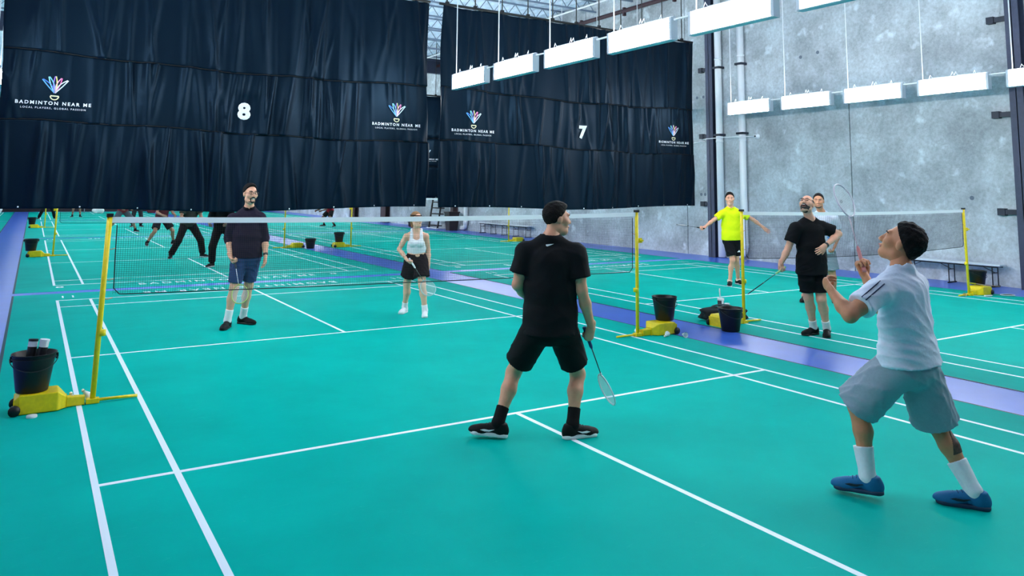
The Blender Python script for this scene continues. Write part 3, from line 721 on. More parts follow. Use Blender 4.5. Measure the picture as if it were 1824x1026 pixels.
def dist(p, X, Y, Z, cutlater=False):
    if p[0] == 'c':
        _, a, b, ra, rb, side, sx, sy, fa, fb, k = p
        ba = b - a; L = np.linalg.norm(ba); d = ba / L
        x, y, z = X - a[0], Y - a[1], Z - a[2]
        w = x * d[0] + y * d[1] + z * d[2]
        t = np.clip(w / L, -.03 / L if fa else 0, 1 + .03 / L if fb else 1)
        lx, ly, lz = x - t * ba[0], y - t * ba[1], z - t * ba[2]
        if side is not None:
            s = unit(side - d * np.dot(side, d)); f = np.cross(s, d)
            u = lx * s[0] + ly * s[1] + lz * s[2]; v = lx * f[0] + ly * f[1] + lz * f[2]; q = lx * d[0] + ly * d[1] + lz * d[2]
            D = np.sqrt((u / sx) ** 2 + (v / sy) ** 2 + q * q + 1e-12)
        else: D = np.sqrt(lx * lx + ly * ly + lz * lz + 1e-12)
        D = D - (ra + (rb - ra) * t)
        if fa: D = np.maximum(D, -w)
        if fb: D = np.maximum(D, w - L - (.02 if cutlater and fb is True else 0))
        return D
    _, c, A, R, k, op = p
    x, y, z = X - c[0], Y - c[1], Z - c[2]
    q = [(x * A[i][0] + y * A[i][1] + z * A[i][2]) for i in range(3)]
    k0 = np.sqrt(sum((q[i] / R[i]) ** 2 for i in range(3)) + 1e-12); k1 = np.sqrt(sum((q[i] / R[i] ** 2) ** 2 for i in range(3)) + 1e-12)
    return k0 * (k0 - 1) / k1
def wave(seed, n=7, f0=18, f1=55, squash=(1, 1, 1)):
    r = np.random.RandomState(seed); K = [(unit(r.normal(size=3) * np.array(squash)) * r.uniform(f0, f1), r.uniform(0, 6.28), r.uniform(.5, 1)) for _ in range(n)]
    return lambda X, Y, Z: sum(a * np.sin(k[0] * X + k[1] * Y + k[2] * Z + p) for k, p, a in K) / n
def folds(seed, d, f, n=4, spread=.35):
    """creases: ridges across direction d, f radians per metre, broken up by slow masks"""
    r = np.random.RandomState(seed); W = wave(seed + 1, 5, 8, 20); L = []
    for i in range(n): L.append((unit(np.array(d, float) + r.normal(size=3) * spread) * f * r.uniform(.75, 1.25), r.uniform(0, 6.28), wave(seed + 7 * i, 4, 6, 14)))
    def F(X, Y, Z):
        w = W(X, Y, Z) * 5; v = 0
        for k, p, m in L: v = v + np.clip(.35 + 1.6 * m(X, Y, Z), 0, 1) * (1 - np.abs(np.sin(k[0] * X + k[1] * Y + k[2] * Z + p + w))) ** 2
        return .3 - v
    return F
def field_mesh(prims, h, wrinkle=None, amp=0., pad=.03):
    add = [p for p in prims if p[0] != 'p' and not (p[0] == 'e' and p[5] != 'u')]
    bb = [prim_box(p) for p in add]
    lo = np.min([b[0] for b in bb], 0) - pad; hi = np.max([b[1] for b in bb], 0) + pad
    n = np.ceil((hi - lo) / h).astype(int) + 1
    ax = [lo[i] + h * np.arange(n[i]) for i in range(3)]
    val = np.full(n, .2, np.float32)
    for p in prims:
        if p[0] == 'p': continue
        b0, b1 = prim_box(p); k = p[-1] if p[0] == 'c' else p[4]
        m = .025 + k
        i0 = np.maximum(((b0 - m - lo) / h).astype(int), 0); i1 = np.minimum(((b1 + m - lo) / h).astype(int) + 2, n)
        if np.any(i1 <= i0): continue
        sl = tuple(slice(i0[i], i1[i]) for i in range(3))
        X = ax[0][sl[0]][:, None, None]; Y = ax[1][sl[1]][None, :, None]; Z = ax[2][sl[2]][None, None, :]
        d = dist(p, X, Y, Z, wrinkle is not None).astype(np.float32); v = val[sl]
        if p[0] == 'e' and p[5] == 's':       # smooth carve
            d = -d; hh = np.clip(.5 - .5 * (v - d) / k, 0, 1); val[sl] = v * (1 - hh) + d * hh + k * hh * (1 - hh)
        elif p[0] == 'e' and p[5] == 'i':
            val[sl] = np.maximum(v, d)
        else:
            hh = np.clip(.5 + .5 * (v - d) / k, 0, 1); val[sl] = v * (1 - hh) + d * hh - k * hh * (1 - hh)
    X = ax[0][:, None, None]; Y = ax[1][None, :, None]; Z = ax[2][None, None, :]
    if wrinkle is not None: val = val + (amp * wrinkle(X, Y, Z)).astype(np.float32)
    if wrinkle is not None:           # hems and cuffs are trimmed straight after the creases are in
        for p in prims:
            if p[0] != 'c' or p[9] is not True: continue
            a, b = p[1], p[2]; L = np.linalg.norm(b - a); d = (b - a) / L
            w = (X - b[0]) * d[0] + (Y - b[1]) * d[1] + (Z - b[2]) * d[2]
            lat = np.sqrt(np.maximum((X - b[0]) ** 2 + (Y - b[1]) ** 2 + (Z - b[2]) ** 2 - w * w, 0))
            m = (lat < p[4] * 1.06 + .012) & (w > -.015) & (w < .07)
            val = np.where(m, np.maximum(val, w.astype(np.float32)), val)
    for p in prims:
        if p[0] == 'p': val = np.maximum(val, (p[2][0] * (X - p[1][0]) + p[2][1] * (Y - p[1][1]) + p[2][2] * (Z - p[1][2])).astype(np.float32))
    val[0] = val[-1] = .2; val[:, 0] = val[:, -1] = .2; val[:, :, 0] = val[:, :, -1] = .2
    return surface_net(val, lo, h)
def surface_net(val, lo, h):
    s = val < 0
    c = [s[i:s.shape[0] - 1 + i, j:s.shape[1] - 1 + j, k:s.shape[2] - 1 + k] for i in (0, 1) for j in (0, 1) for k in (0, 1)]
    cnt = sum(q.astype(np.int8) for q in c)
    act = np.argwhere((cnt > 0) & (cnt < 8))
    if len(act) == 0: return np.zeros((0, 3)), np.zeros((0, 4), int)
    idx = np.full(cnt.shape, -1, np.int32); idx[tuple(act.T)] = np.arange(len(act))
    corner = np.array([(i, j, k) for i in (0, 1) for j in (0, 1) for k in (0, 1)])
    cv = np.stack([val[act[:, 0] + q[0], act[:, 1] + q[1], act[:, 2] + q[2]] for q in corner], 1)
    pos = np.zeros((len(act), 3)); num = np.zeros(len(act))
    for a in range(8):
        for b in range(a + 1, 8):
            if np.abs(corner[a] - corner[b]).sum() != 1: continue
            va, vb = cv[:, a], cv[:, b]; m = (va < 0) != (vb < 0)
            t = np.where(m, va / np.where(m, va - vb, 1), 0)
            pos += np.where(m[:, None], corner[a] + t[:, None] * (corner[b] - corner[a]), 0); num += m
    V = lo + h * (act + pos / num[:, None])
    Q = []
    for axis in range(3):
        o = [(0, 1, 2), (1, 2, 0), (2, 0, 1)][axis]; A, B = o[1], o[2]
        sa = [slice(None)] * 3; sb = [slice(None)] * 3; sa[axis] = slice(0, -1); sb[axis] = slice(1, None)
        s0, s1 = s[tuple(sa)], s[tuple(sb)]
        e = np.argwhere(s0 != s1)
        e = e[(e[:, A] > 0) & (e[:, B] > 0) & (e[:, A] < val.shape[A] - 1) & (e[:, B] < val.shape[B] - 1)]
        inside = s0[tuple(e.T)]
        def cell(da, db):
            q = e.copy(); q[:, A] -= da; q[:, B] -= db; return idx[tuple(q.T)]
        q = np.stack([cell(1, 1), cell(0, 1), cell(0, 0), cell(1, 0)], 1)
        q[~inside] = q[~inside][:, ::-1]
        Q.append(q)
    return V, np.concatenate(Q)
def join(*ms):
    V = []; Q = []; n = 0
    for v, q in ms: V.append(v); Q.append(q + n); n += len(v)
    return np.concatenate(V), np.concatenate(Q)
def field_obj(name, vq, m, parent):
    V, Q = vq
    off = np.array(BASE.get(parent.name, Vector((0, 0, 0)))) if parent is not None else np.zeros(3)
    me = bpy.data.meshes.new(name)
    me.vertices.add(len(V)); me.vertices.foreach_set('co', (V - off).astype(np.float32).ravel())
    me.loops.add(4 * len(Q)); me.loops.foreach_set('vertex_index', Q.astype(np.int32).ravel())
    me.polygons.add(len(Q)); me.polygons.foreach_set('loop_start', np.arange(0, 4 * len(Q), 4, dtype=np.int32))
    me.polygons.foreach_set('use_smooth', np.ones(len(Q), bool))
    me.update(calc_edges=True); me.validate()
    me.materials.append(m)
    o = bpy.data.objects.new(name, me); COL.objects.link(o); o.parent = parent; BASE[o.name] = Vector(off)
    return o

R3 = V3(CR.x, CR.y, 0) / math.hypot(CR.x, CR.y); F3 = V3(CF.x, CF.y, 0) / math.hypot(CF.x, CF.y); U3 = V3(0, 0, 1)
def vdir(r, f, u=0.): return unit(R3 * r + F3 * f + U3 * u)     # facing directions written as right / away / up

def hand_frame(w, e, axis=None, palm=None, bend=.6, knuckles=None):
    d = unit(w - e)
    if knuckles is not None:
        ax = unit(axis); k = np.array(knuckles, float); d = unit(d * .85 + unit(k - ax * np.dot(k, ax)) * .5); s = unit(ax - d * np.dot(ax, d)); return d, np.cross(s, d), s
    if axis is not None:
        ax = unit(axis); d = unit(d - bend * ax * np.dot(d, ax)); s = unit(ax - d * np.dot(ax, d)); n = np.cross(s, d)
        return d, n, s
    n = unit(palm - d * np.dot(palm, d)); return d, n, np.cross(d, n)
def hand_prims(w, d, n, s, pose, sc, thumb):
    """w wrist, d towards the fingers, n the way the palm faces, s across; thumb = +1 / -1 along s"""
    P = []; g = lambda a, b, c: w + sc * (d * a + n * b + s * c)
    P.append(C_(g(-.03, 0, 0), g(.015, 0, 0), .026 * sc, .027 * sc, s, 1.12, .85, k=.012))
    P.append(C_(g(.015, 0, 0), g(.078, .002, 0), .028 * sc, .031 * sc, s, 1.30, .52, k=.014))
    curl = {'grip': (1.15, 1.35, .9), 'relax': (.35, .5, .3), 'open': (.05, .08, .05), 'fist': (1.3, 1.5, 1.0), 'half': (.75, .9, .5)}[pose]
    for i, (off, ln, r) in enumerate(((.030, .92, .0088), (.010, 1.0, .0092), (-.010, .95, .0088), (-.029, .76, .0078))):
        off *= thumb
        spread = 0 if pose in ('grip', 'fist') else off * (1.6 if pose == 'open' else .5)
        p = g(.082 - abs(off) * .18, .0, off); a = 0
        for j, sl in enumerate((.043, .027, .021)):
            a += curl[j] * (1 + .06 * (i - 1.5))
            q = p + sc * ln * sl * unit(d * math.cos(a) + n * math.sin(a) + s * spread * 4)
            P.append(C_(p, q, r * sc * (1 - .06 * j), r * sc * (.96 - .08 * j), k=.004)); p = q
    if pose in ('grip', 'fist', 'half'): pts = [(.018, .008, .026), (.050, .026, .036), (.072, .042, .020), (.076, .046, .000)]
    else: pts = [(.018, .006, .026), (.046, .016, .046), (.074, .022, .056), (.096, .024, .058)]
    for (a, b), r in zip(zip(pts[:-1], pts[1:]), (.0125, .0105, .0095)):
        P.append(C_(g(a[0], a[1], a[2] * thumb), g(b[0], b[1], b[2] * thumb), r * sc, r * sc * .92, k=.007))
    return P

def head_parts(hd, Fd, Ud, sc, female=False):
    Fd = unit(Fd); Rd = unit(np.cross(Fd, Ud)); Ud = np.cross(Rd, Fd); A = np.array([Rd, Fd, Ud])
    g = lambda r, f, u: hd + sc * (Rd * r + Fd * f + Ud * u)
    w = .94 if female else 1.
    P = [E_(g(0, -.012, .022), A, V3(.075, .095, .098) * sc), E_(g(0, .028, -.045), A, V3(.056 * w, .066, .076) * sc, .03),
         E_(g(0, .066, -.100), A, V3(.026, .024, .020) * sc, .025), C_(g(-.045 * w, .0, -.075), g(0, .06, -.102), .022 * sc, .020 * sc, k=.03), C_(g(.045 * w, .0, -.075), g(0, .06, -.102), .022 * sc, .020 * sc, k=.03),
         C_(g(-.034, .080, .030), g(.034, .080, .030), .014 * sc, .014 * sc, k=.02)]
    for s in (-1, 1):
        P += [E_(g(s * .040, .058, -.022), A, V3(.030, .030, .028) * sc, .025), E_(g(s * .032, .103, .006), A, V3(.017, .016, .012) * sc, .012, 's'),
              E_(g(s * .031, .078, .006), A, V3(.014, .0135, .012) * sc, .006),
              E_(g(s * .077, -.008, -.006), A, V3(.010, .021, .033) * sc, .008), E_(g(s * .013, .101, -.034), A, V3(.011, .012, .009) * sc, .008)]
    P += [C_(g(0, .090, .014), g(0, .113, -.030), .0085 * sc, .0125 * sc, k=.014), E_(g(0, .093, -.062), A, V3(.023, .010, .0065) * sc, .008), E_(g(0, .091, -.074), A, V3(.020, .010, .0075) * sc, .008)]
    return P, g, A
SKIN = {}
def skin(col):
    m = mat('skin_%d_%d_%d' % col, col, rough=.5, spec=.4, noise=.06, nscale=25, bump=.05, bscale=150)
    m.node_tree.nodes['Principled BSDF'].inputs['Subsurface Weight'].default_value = .12
    m.node_tree.nodes['Principled BSDF'].inputs['Subsurface Radius'].default_value = (.02, .008, .004)
    return m
def cloth_mat(col, rough=.85, nm='fabric'):
    return mat('%s_%d_%d_%d' % ((nm,) + col), col, rough=rough, spec=.2, noise=.04, nscale=60, bump=.07, bscale=70)

def make_person(J, label, spec, group=None):
    J = {k: np.array(v, float) for k, v in J.items()}
    g = spec.get; h = g('h', .0105); sc = g('sc', 1.)
    for s in 'lr': J['s' + s] = J['s' + s] - V3(0, 0, g('drop', .04)) * sc
    fem = g('female', False)
    FL = g('floor', .0045)
    mid = (J['al'] + J['ar']) / 2
    T = thing('person', (float(mid[0]), float(mid[1]), 0.), label, 'person', group)
    Sk = skin(g('skin', (214, 170, 146)))
    # ------ frames
    pc = (J['hl'] + J['hr']) / 2; up = unit(J['nk'] - pc); Ls = np.linalg.norm(J['nk'] - pc)
    rs = unit(J['sr'] - J['sl']); rh = unit(J['hr'] - J['hl']); rm = unit(rs + rh)
    fs = unit(np.cross(U3, rs)); fm = unit(np.cross(up, rm))
    at = lambda q: pc + up * Ls * q
    fat = g('fat', 1.)
    bulk = g('bulk', 1.)
    def torso(o, lo=-.02, fatw=1., k=.05):
        wst = (.082 if fem else .098) * fat * sc * fatw; ch = (.098 if fem else .112) * bulk * sc
        return [C_(at(.0) - fm * .012, at(.16) - fm * .006, (.108 if fem else .104) * sc * max(1, fat * .95) + o, (.100 * sc) * fat + o, rh, 1.50, 1.02, k=k), C_(at(.16), at(.42) + fm * .005, wst + o, wst * 1.02 + o, rm, 1.38, 1., k=k),
                C_(at(.45), at(.74), ch + o, ch * .98 + o, rs, 1.36, .98, k=k),
                C_(at(.82) - rs * .05 * sc, J['sl'] + V3(0, 0, -.008), .068 * bulk * sc + o, .049 * bulk * sc + o * .8, k=.035), C_(at(.82) + rs * .05 * sc, J['sr'] + V3(0, 0, -.008), .068 * bulk * sc + o, .049 * bulk * sc + o * .8, k=.035),
                C_(J['nk'] + up * .005, J['sl'] * .55 + J['nk'] * .45 + V3(0, 0, -.004), .046 * sc + o * .7, .040 * sc + o * .8, k=.03), C_(J['nk'] + up * .005, J['sr'] * .55 + J['nk'] * .45 + V3(0, 0, -.004), .046 * sc + o * .7, .040 * sc + o * .8, k=.03)]
    # ------ feet first: the ankles sit over the soles
    feet = {}
    for s in 'lr':
        d = g('f' + s); d = vdir(*d) if len(d) == 2 else unit(np.array(d)); d = unit(V3(d[0], d[1], 0))
        pitch, lift = g('pitch_' + s, 0.), g('lift_' + s, 0.)
        D = unit(d * math.cos(pitch) + U3 * math.sin(pitch)); Nn = unit(U3 * math.cos(pitch) - d * math.sin(pitch))
        a = J['a' + s].copy(); a[2] = FL + lift + .092 * sc; J['a' + s] = a
        feet[s] = (a - Nn * .092 * sc, D, np.cross(D, Nn), Nn)
    # ------ body
    Sp = torso(0.)
    if fem:
        for q in (-1, 1): Sp.append(E_(at(.60) + rs * q * .062 * sc + fs * .082 * sc, np.array([rs, fs, U3]), V3(.058, .052, .056) * sc, .03))
    hdF = vdir(*g('look')); hdU = unit(g('headup', U3)); hd = J['hd']
    HP, hg, HA = head_parts(hd, hdF, hdU, sc * g('headsc', 1.), fem)
    nk0 = J['nk'] - up * .02; nk1 = hg(0, -.018, -.062)
    neck = C_(nk0, nk1, .058 * sc * (.86 if fem else 1), .053 * sc * (.86 if fem else 1), k=.03)
    Sp.append(neck); Sp.append(E_(hg(0, -.012, .0), HA, V3(.06, .075, .085) * sc, .02))
    arm_r = g('arm', 1.) * (.84 if fem else 1.); leg_r = g('leg', 1.)
    for s in 'lr':
        S, E, W = J['s' + s], J['e' + s], J['w' + s]
        Sp += [C_(S, E, .052 * sc * arm_r, .040 * sc * arm_r, k=.02), C_(S * .6 + E * .4, S * .35 + E * .65, .046 * sc * arm_r, .043 * sc * arm_r, k=.02),
               C_(E, E * .62 + W * .38, .039 * sc * arm_r, .041 * sc * arm_r, k=.02), C_(E * .62 + W * .38, W, .041 * sc * arm_r, .0265 * sc * arm_r, k=.02)]
        Hh, K, A = J['h' + s], J['k' + s], J['a' + s]
        fk = unit(K - (Hh + A) / 2) if np.linalg.norm(K - (Hh + A) / 2) > .02 else fm
        cm = K * .66 + A * .34 - fk * .016 * sc
        Sp += [C_(Hh, K, .088 * sc * leg_r, .057 * sc * leg_r, k=.03), C_(K + fk * .006, cm, .054 * sc * leg_r, .056 * sc * leg_r, k=.025), C_(cm, K * .2 + A * .8, .056 * sc * leg_r, .037 * sc * leg_r, k=.025), C_(K * .2 + A * .8, A, .037 * sc * leg_r, .037 * sc * leg_r, k=.02)]
        O, D, Sd, Nn = feet[s]
        Sp.append(C_(A - Nn * .03 * sc, O + D * .13 * sc + Nn * .035 * sc, .034 * sc, .026 * sc, k=.02))
    body = field_mesh(Sp, h)
    fine = g('fine', .006)
    head = field_mesh([C_(nk0 * .35 + nk1 * .65, nk1, .0546 * sc * (.86 if fem else 1), .053 * sc * (.86 if fem else 1), k=.03)] + HP, fine)
    parts = [body, head]
    grips = {}
    for s in 'lr':
        hp = g('hand_' + s, ('relax', None, tuple(-rs if s == 'r' else rs)))
        E, W = J['e' + s], J['w' + s]
        if hp[1] is not None: d, n, sd = hand_frame(W, E, np.array(hp[1], float), bend=(hp[3] if len(hp) > 3 else .6), knuckles=(hp[4] if len(hp) > 4 else None)); th = 1
        else:
            d, n, sd = hand_frame(W, E, None, np.array(hp[2], float)); th = hp[3] if len(hp) > 3 else (1 if s == 'l' else -1)
        hs = sc * (.9 if fem else 1.02)
        pr = hand_prims(W, d, n, sd, hp[0], hs, th)
        parts.append(field_mesh(pr, g('hfine', .0042), pad=.012))
        grips[s] = W + hs * (d * .078 + n * .026)
    field_obj('body', join(*parts), Sk, T)
    # ------ shoes and socks
    for s in 'lr':
        O, D, Sd, Nn = feet[s]; A3 = np.array([D, Sd, Nn]); K = J['k' + s]; An = J['a' + s]
        q = lambda a, b, c: O + sc * (D * a + Sd * b + Nn * c)
        sm = cloth_mat(g('shoe', (16, 16, 18)), .6, 'shoe')
        upm = [E_(q(-.035, 0, .045), A3, V3(.052, .038, .058) * sc), C_(q(-.01, 0, .066), q(.11, 0, .036), .043 * sc, .036 * sc, Sd, .95, 1., k=.03), E_(q(.135, 0, .026), A3, V3(.078, .047, .040) * sc, .03),
               C_(q(-.015, 0, .05), q(-.02, 0, .098), .043 * sc, .044 * sc, Sd, .92, 1., fb=True, k=.02), P_(q(0, 0, .016), -Nn)]
        sh = field_obj('shoe', field_mesh(upm, fine * 1.1), sm, T)
        sl = [C_(q(-.042, 0, .014), q(.05, 0, .014), .041 * sc, .038 * sc, k=.02), C_(q(.05, 0, .014), q(.150, 0, .014), .040 * sc, .049 * sc, k=.02), P_(q(0, 0, .030 if g('thicksole') else .024), Nn), P_(q(0, 0, .0), -Nn)]
        field_obj('sole', field_mesh(sl, fine * 1.1), mat('sole_%d_%d_%d' % g('sole', (220, 222, 226)), g('sole', (220, 222, 226)), rough=.6), sh)
        if g('detail', True):
            lc = MB()
            for k2 in range(4): 
                a0 = .035 + .022 * k2; z0 = .096 - .31 * (a0 - .035)
                lc.tube([Vector(q(a0, -.022, z0 - .008)), Vector(q(a0 + .006, 0, z0 + .001)), Vector(q(a0, .022, z0 - .008))], .0035 * sc, 5)
            lc.build('laces', mat('lace_%d_%d_%d' % g('lace', (40, 40, 44)), g('lace', (40, 40, 44)), rough=.8), sh, True)
        if g('swoosh') is not None:
            for sd in (-1, 1):
                c1 = [(.125, .044), (.09, .038), (.055, .040), (.02, .056)]; c2 = [(.125, .044), (.095, .052), (.060, .050), (.02, .056)]
                b_ = lambda a: sd * (.041 + .005 * math.sin(max(0, min(1, (a - .02) / .11)) * 3.14))
                m = MB(); m.add([q(a, b_(a), c) for a, c in c1] + [q(a, b_(a), c) for a, c in c2[1:]], [(0, 1, 4), (1, 2, 5, 4), (2, 3, 6, 5)])
                o = m.build('tick_mark', mat('mark_%d_%d_%d' % g('swoosh'), g('swoosh'), rough=.5), sh); md = o.modifiers.new('s', 'SOLIDIFY'); md.thickness = .006 * sc; md.offset = 0
        sk = g('sock')
        if sk:
            topp = An + unit(K - An) * g('sock_h', .12) * sc
            rt = .060 * sc * leg_r if g('sock_h', .12) > .15 else .048 * sc * leg_r
            field_obj('sock', field_mesh([C_(q(-.01, 0, .06), An, .041 * sc, .045 * sc, k=.02), C_(An, topp, .045 * sc, rt, fb=True, k=.02)], fine * 1.1, wave(3, 6, 60, 110, (.2, .2, 1)), .0012), cloth_mat(sk), T)
    # ------ lower garment
    lw = g('lower'); lo_ = lw.get('off', .022)
    prims = [C_(at(-.02) - fm * .012, at(max(.17, g('waist', .13) + .02)) - fm * .006, (.106 * sc) * max(1, fat * .95) + lo_ * .8, (.094 * sc) * fat + lo_ * .3, rh, 1.46, 1.04, k=.04)]
    for s in 'lr':
        Hh, K, A = J['h' + s], J['k' + s], J['a' + s]
        if lw['kind'] == 'shorts':
            e = Hh + (K - Hh) * lw.get('len', .75)
            prims += [C_(Hh, e, .094 * sc * leg_r + lo_, lw.get('hem', .088) * sc + lo_, fb=True, k=.03)]
        else:
            e = K + (A - K) * lw.get('len', .93)
            prims += [C_(Hh, K, .092 * sc + lo_, .064 * sc + lo_, k=.03), C_(K, e, .064 * sc + lo_, lw.get('hem', .05) * sc + lo_, fb=True, k=.03)]
    prims.append(P_(at(g('waist', .13)), up))
    field_obj(lw['kind'] if lw['kind'] == 'shorts' else 'trousers', field_mesh(prims, h * .95, folds(lw.get('seed', 4), lw.get('fd', (.3, .3, 1)), lw.get('ff', 42)), lw.get('wr', .006)), cloth_mat(lw['col']), T)
    # ------ upper garment
    us = g('upper'); uo = us.get('off', .020)
    if us['kind'] != 'tank':
        prims = torso(uo, k=.05, fatw=us.get('loose', 1.08))
        prims[0] = C_(at(us['hemq'] - .03) - fm * .010, at(.17), (.106 * sc) * max(1, fat) + lo_ + .018, (.102 * sc) * fat + max(uo, lo_) + .006, rh, 1.47, 1.07, k=.05)
        for s in 'lr':
            S, E, W = J['s' + s], J['e' + s], J['w' + s]
            ln = us.get('sleeve', .62)
            if ln <= 1:
                prims.append(C_(S, S + (E - S) * ln, .060 * sc * arm_r + uo * .8, us.get('cuff', .054) * sc * arm_r + uo, fb=2, k=.03))
            else:
                prims += [C_(S, E, .058 * sc * arm_r + uo * .8, .048 * sc * arm_r + uo * .7, k=.03), C_(E, E + (W - E) * (ln - 1), .047 * sc * arm_r + uo * .7, us.get('cuff', .042) * sc * arm_r + uo * .5, fb=2, k=.02)]
        prims.append(P_(at(us['hemq']), -up))
        nr = us.get('neck', .068)
        prims += [E_(J['nk'] + up * .045 * sc + fs * .010, np.array([rs, np.cross(up, rs), up]), V3(nr, nr, .062) * sc, .012, 's')]
        w1 = wave(us.get('seed', 8), 9, 16, 40, (1, 1, .45)); w2 = folds(us.get('seed', 8) + 5, us.get('fd', (.5, .5, .8)), us.get('ff', 36))
        shv = field_mesh(prims, h * .95, lambda X, Y, Z: w1(X, Y, Z) + .55 * w2(X, Y, Z), us.get('wr', .010))
        U = field_obj(us['name'], shv, cloth_mat(us['col']), T)
        if us.get('collar'):
            ring = MB()
            cpt = [J['nk'] + up * .012 * sc + fs * .012 + (rs * math.cos(a) * .066 + np.cross(up, rs) * math.sin(a) * .070 - up * .020 * max(0, math.sin(a))) * sc for a in np.linspace(math.pi * .58, math.pi * 2.42, 22)]
            ring.tube([Vector(p) for p in cpt], .013 * sc, 8); ring.build('collar', cloth_mat(us.get('collar_col', us['col'])), U, True)
    else:
        A3 = np.array([rs, fs, U3])
        prims = [C_(at(.16), at(.42) + fm * .004, .083 * fat * sc + .008, .086 * fat * sc + .008, rm, 1.38, 1., k=.05), C_(at(.45), at(.60), .098 * sc + .009, .096 * sc + .009, rs, 1.36, .98, k=.05)]
        for q in (-1, 1):
            prims.append(E_(at(.60) + rs * q * .060 * sc + fs * .083 * sc, A3, V3(.064, .058, .060) * sc + .006, .02))
            prims += [C_(at(.66) + rs * q * .082 * sc + fs * .092 * sc, at(.86) + rs * q * .078 * sc + fs * .076 * sc, .034 * sc, .024 * sc, k=.015), C_(at(.86) + rs * q * .078 * sc + fs * .076 * sc, J['nk'] + rs * q * .072 * sc + up * .016 + fs * .012, .024 * sc, .026 * sc, k=.015)]
            prims.append(C_(at(.62) + rs * q * .07 * sc - fs * .085 * sc, J['nk'] + rs * q * .07 * sc - up * .01 - fs * .02, .026 * sc, .020 * sc, k=.015))
        prims += [P_(at(us['hemq']), -up)]
        U = field_obj(us['name'], field_mesh(prims, h * .8, wave(5, 7, 30, 60), .003), cloth_mat(us['col']), T)
        bandp = at(.43)
        MB().tube([Vector(bandp + rs * math.cos(a) * .124 * sc + fs * math.sin(a) * .098 * sc) for a in np.linspace(0, 2 * math.pi, 28)[:-1]], .007, 6, True).build('elastic_seam', cloth_mat((150, 156, 168)), U, True)
    # ------ hair, face
    hs = sc * g('headsc', 1.)
    hr = g('hair')
    if hr:
        t0 = hr.get('thick', .014); hm = mat('hair_%d_%d_%d' % hr['col'], hr['col'], rough=.75, spec=.15, noise=.3, nscale=60, bump=.5, bscale=90)
        n = unit(-HA[1] * .75 + HA[2] * .66); line = hr.get('line', .0) + .008
        hp = [E_(hg(0, -.020, .034), HA, (V3(.0765, .094, .092) + t0 * .62) * hs)]
        if hr.get('top'): hp.append(E_(hg(0, .022, .088), HA, V3(.056, .066, .042) * hs, .03))
        for e in hr.get('extra', ()): hp.append(E_(hg(*e[0]), HA, V3(*e[1]) * hs, .03))
        if not hr.get('nocut'): hp.append(P_(hd + n * line * hs, -n))
        if hr.get('crown'): hp.append(P_(hg(0, 0, hr['crown']), HA[2]))
        field_obj('hair', field_mesh(hp, fine, wave(21, 8, 90, 220), hr.get('wr', .006)), hm, T)
    bd = g('beard')
    if bd:
        bp = [E_(hg(0, .028, -.052), HA, V3(.060, .070, .078) * hs), E_(hg(0, .066, -.100), HA, V3(.033, .031, .028) * hs, .02), P_(hg(0, .02, bd.get('top', -.045)), unit(HA[2] * .9 + HA[1] * bd.get('slope', .25))), P_(hg(0, bd.get('back', .0), 0), -HA[1])]
        if bd.get('mouth', True): bp.append(E_(hg(0, .100, -.068), HA, V3(.026, .03, .013) * hs, .006, 's'))
        field_obj('beard', field_mesh(bp, fine, wave(31, 8, 120, 240), .003), mat('hair_%d_%d_%d' % bd['col'], bd['col'], rough=.6, noise=.3, nscale=60, bump=.5, bscale=90), T)
    mu = g('moustache')
    if mu:
        field_obj('moustache', field_mesh([C_(hg(-.004, .104, -.050), hg(-.034, .082, -.066), .010 * hs, .007 * hs, k=.006), C_(hg(.004, .104, -.050), hg(.034, .082, -.066), .010 * hs, .007 * hs, k=.006)] + [C_(hg(q_ * .034, .082, -.064), hg(q_ * .024, .080, -.100), .007 * hs, .008 * hs, k=.006) for q_ in (-1, 1)], fine * .8), mat('hair_%d_%d_%d' % mu, mu, rough=.6), T)
    if g('face', True):
        ew = mat('eye_white', (236, 232, 228), rough=.2); ei = mat('eye_iris', (34, 22, 16), rough=.15)
        for s in (-1, 1):
            e = MB().lathe(Vector(hg(s * .031, .0825, .005)), [(0, -.0095 * hs), (.0068 * hs, -.0068 * hs), (.0092 * hs, 0), (.0068 * hs, .0068 * hs), (0, .0095 * hs)], 12, tuple(HA[1])).build('eye', ew, T, True)
            MB().lathe(Vector(hg(s * .031, .0825, .005)), [(.0066 * hs, .0076 * hs), (.0045 * hs, .0097 * hs), (0, .0103 * hs)], 12, tuple(HA[1])).build('iris', ei, e, True)
            MB().tube([Vector(hg(s * .014, .099, .026)), Vector(hg(s * .032, .096, .032)), Vector(hg(s * .050, .082, .026))], [.0035 * hs, .005 * hs, .003 * hs], 6).build('eyebrow', mat('brow_%d_%d_%d' % (hr or bd)['col'], (hr or bd)['col'], rough=.7), T, True)
        if g('mouth') == 'open':
            field_obj('mouth', field_mesh([E_(hg(0, .098, -.068), HA, V3(.026, .013, .015) * hs)], fine * .7), mat('mouth_dark', (70, 22, 24), rough=.5), T)
            field_obj('teeth', field_mesh([E_(hg(0, .101, -.062), HA, V3(.021, .011, .007) * hs)], fine * .6), mat('teeth_white', (236, 232, 224), rough=.3), T)
        elif g('mouth') == 'smile':
            field_obj('teeth', field_mesh([C_(hg(-.018, .092, -.064), hg(0, .1015, -.068), .0048 * hs, .006 * hs, k=.004), C_(hg(.018, .092, -.064), hg(0, .1015, -.068), .0048 * hs, .006 * hs, k=.004)], fine * .5), mat('teeth_white', (236, 232, 224), rough=.3), T)
        else:
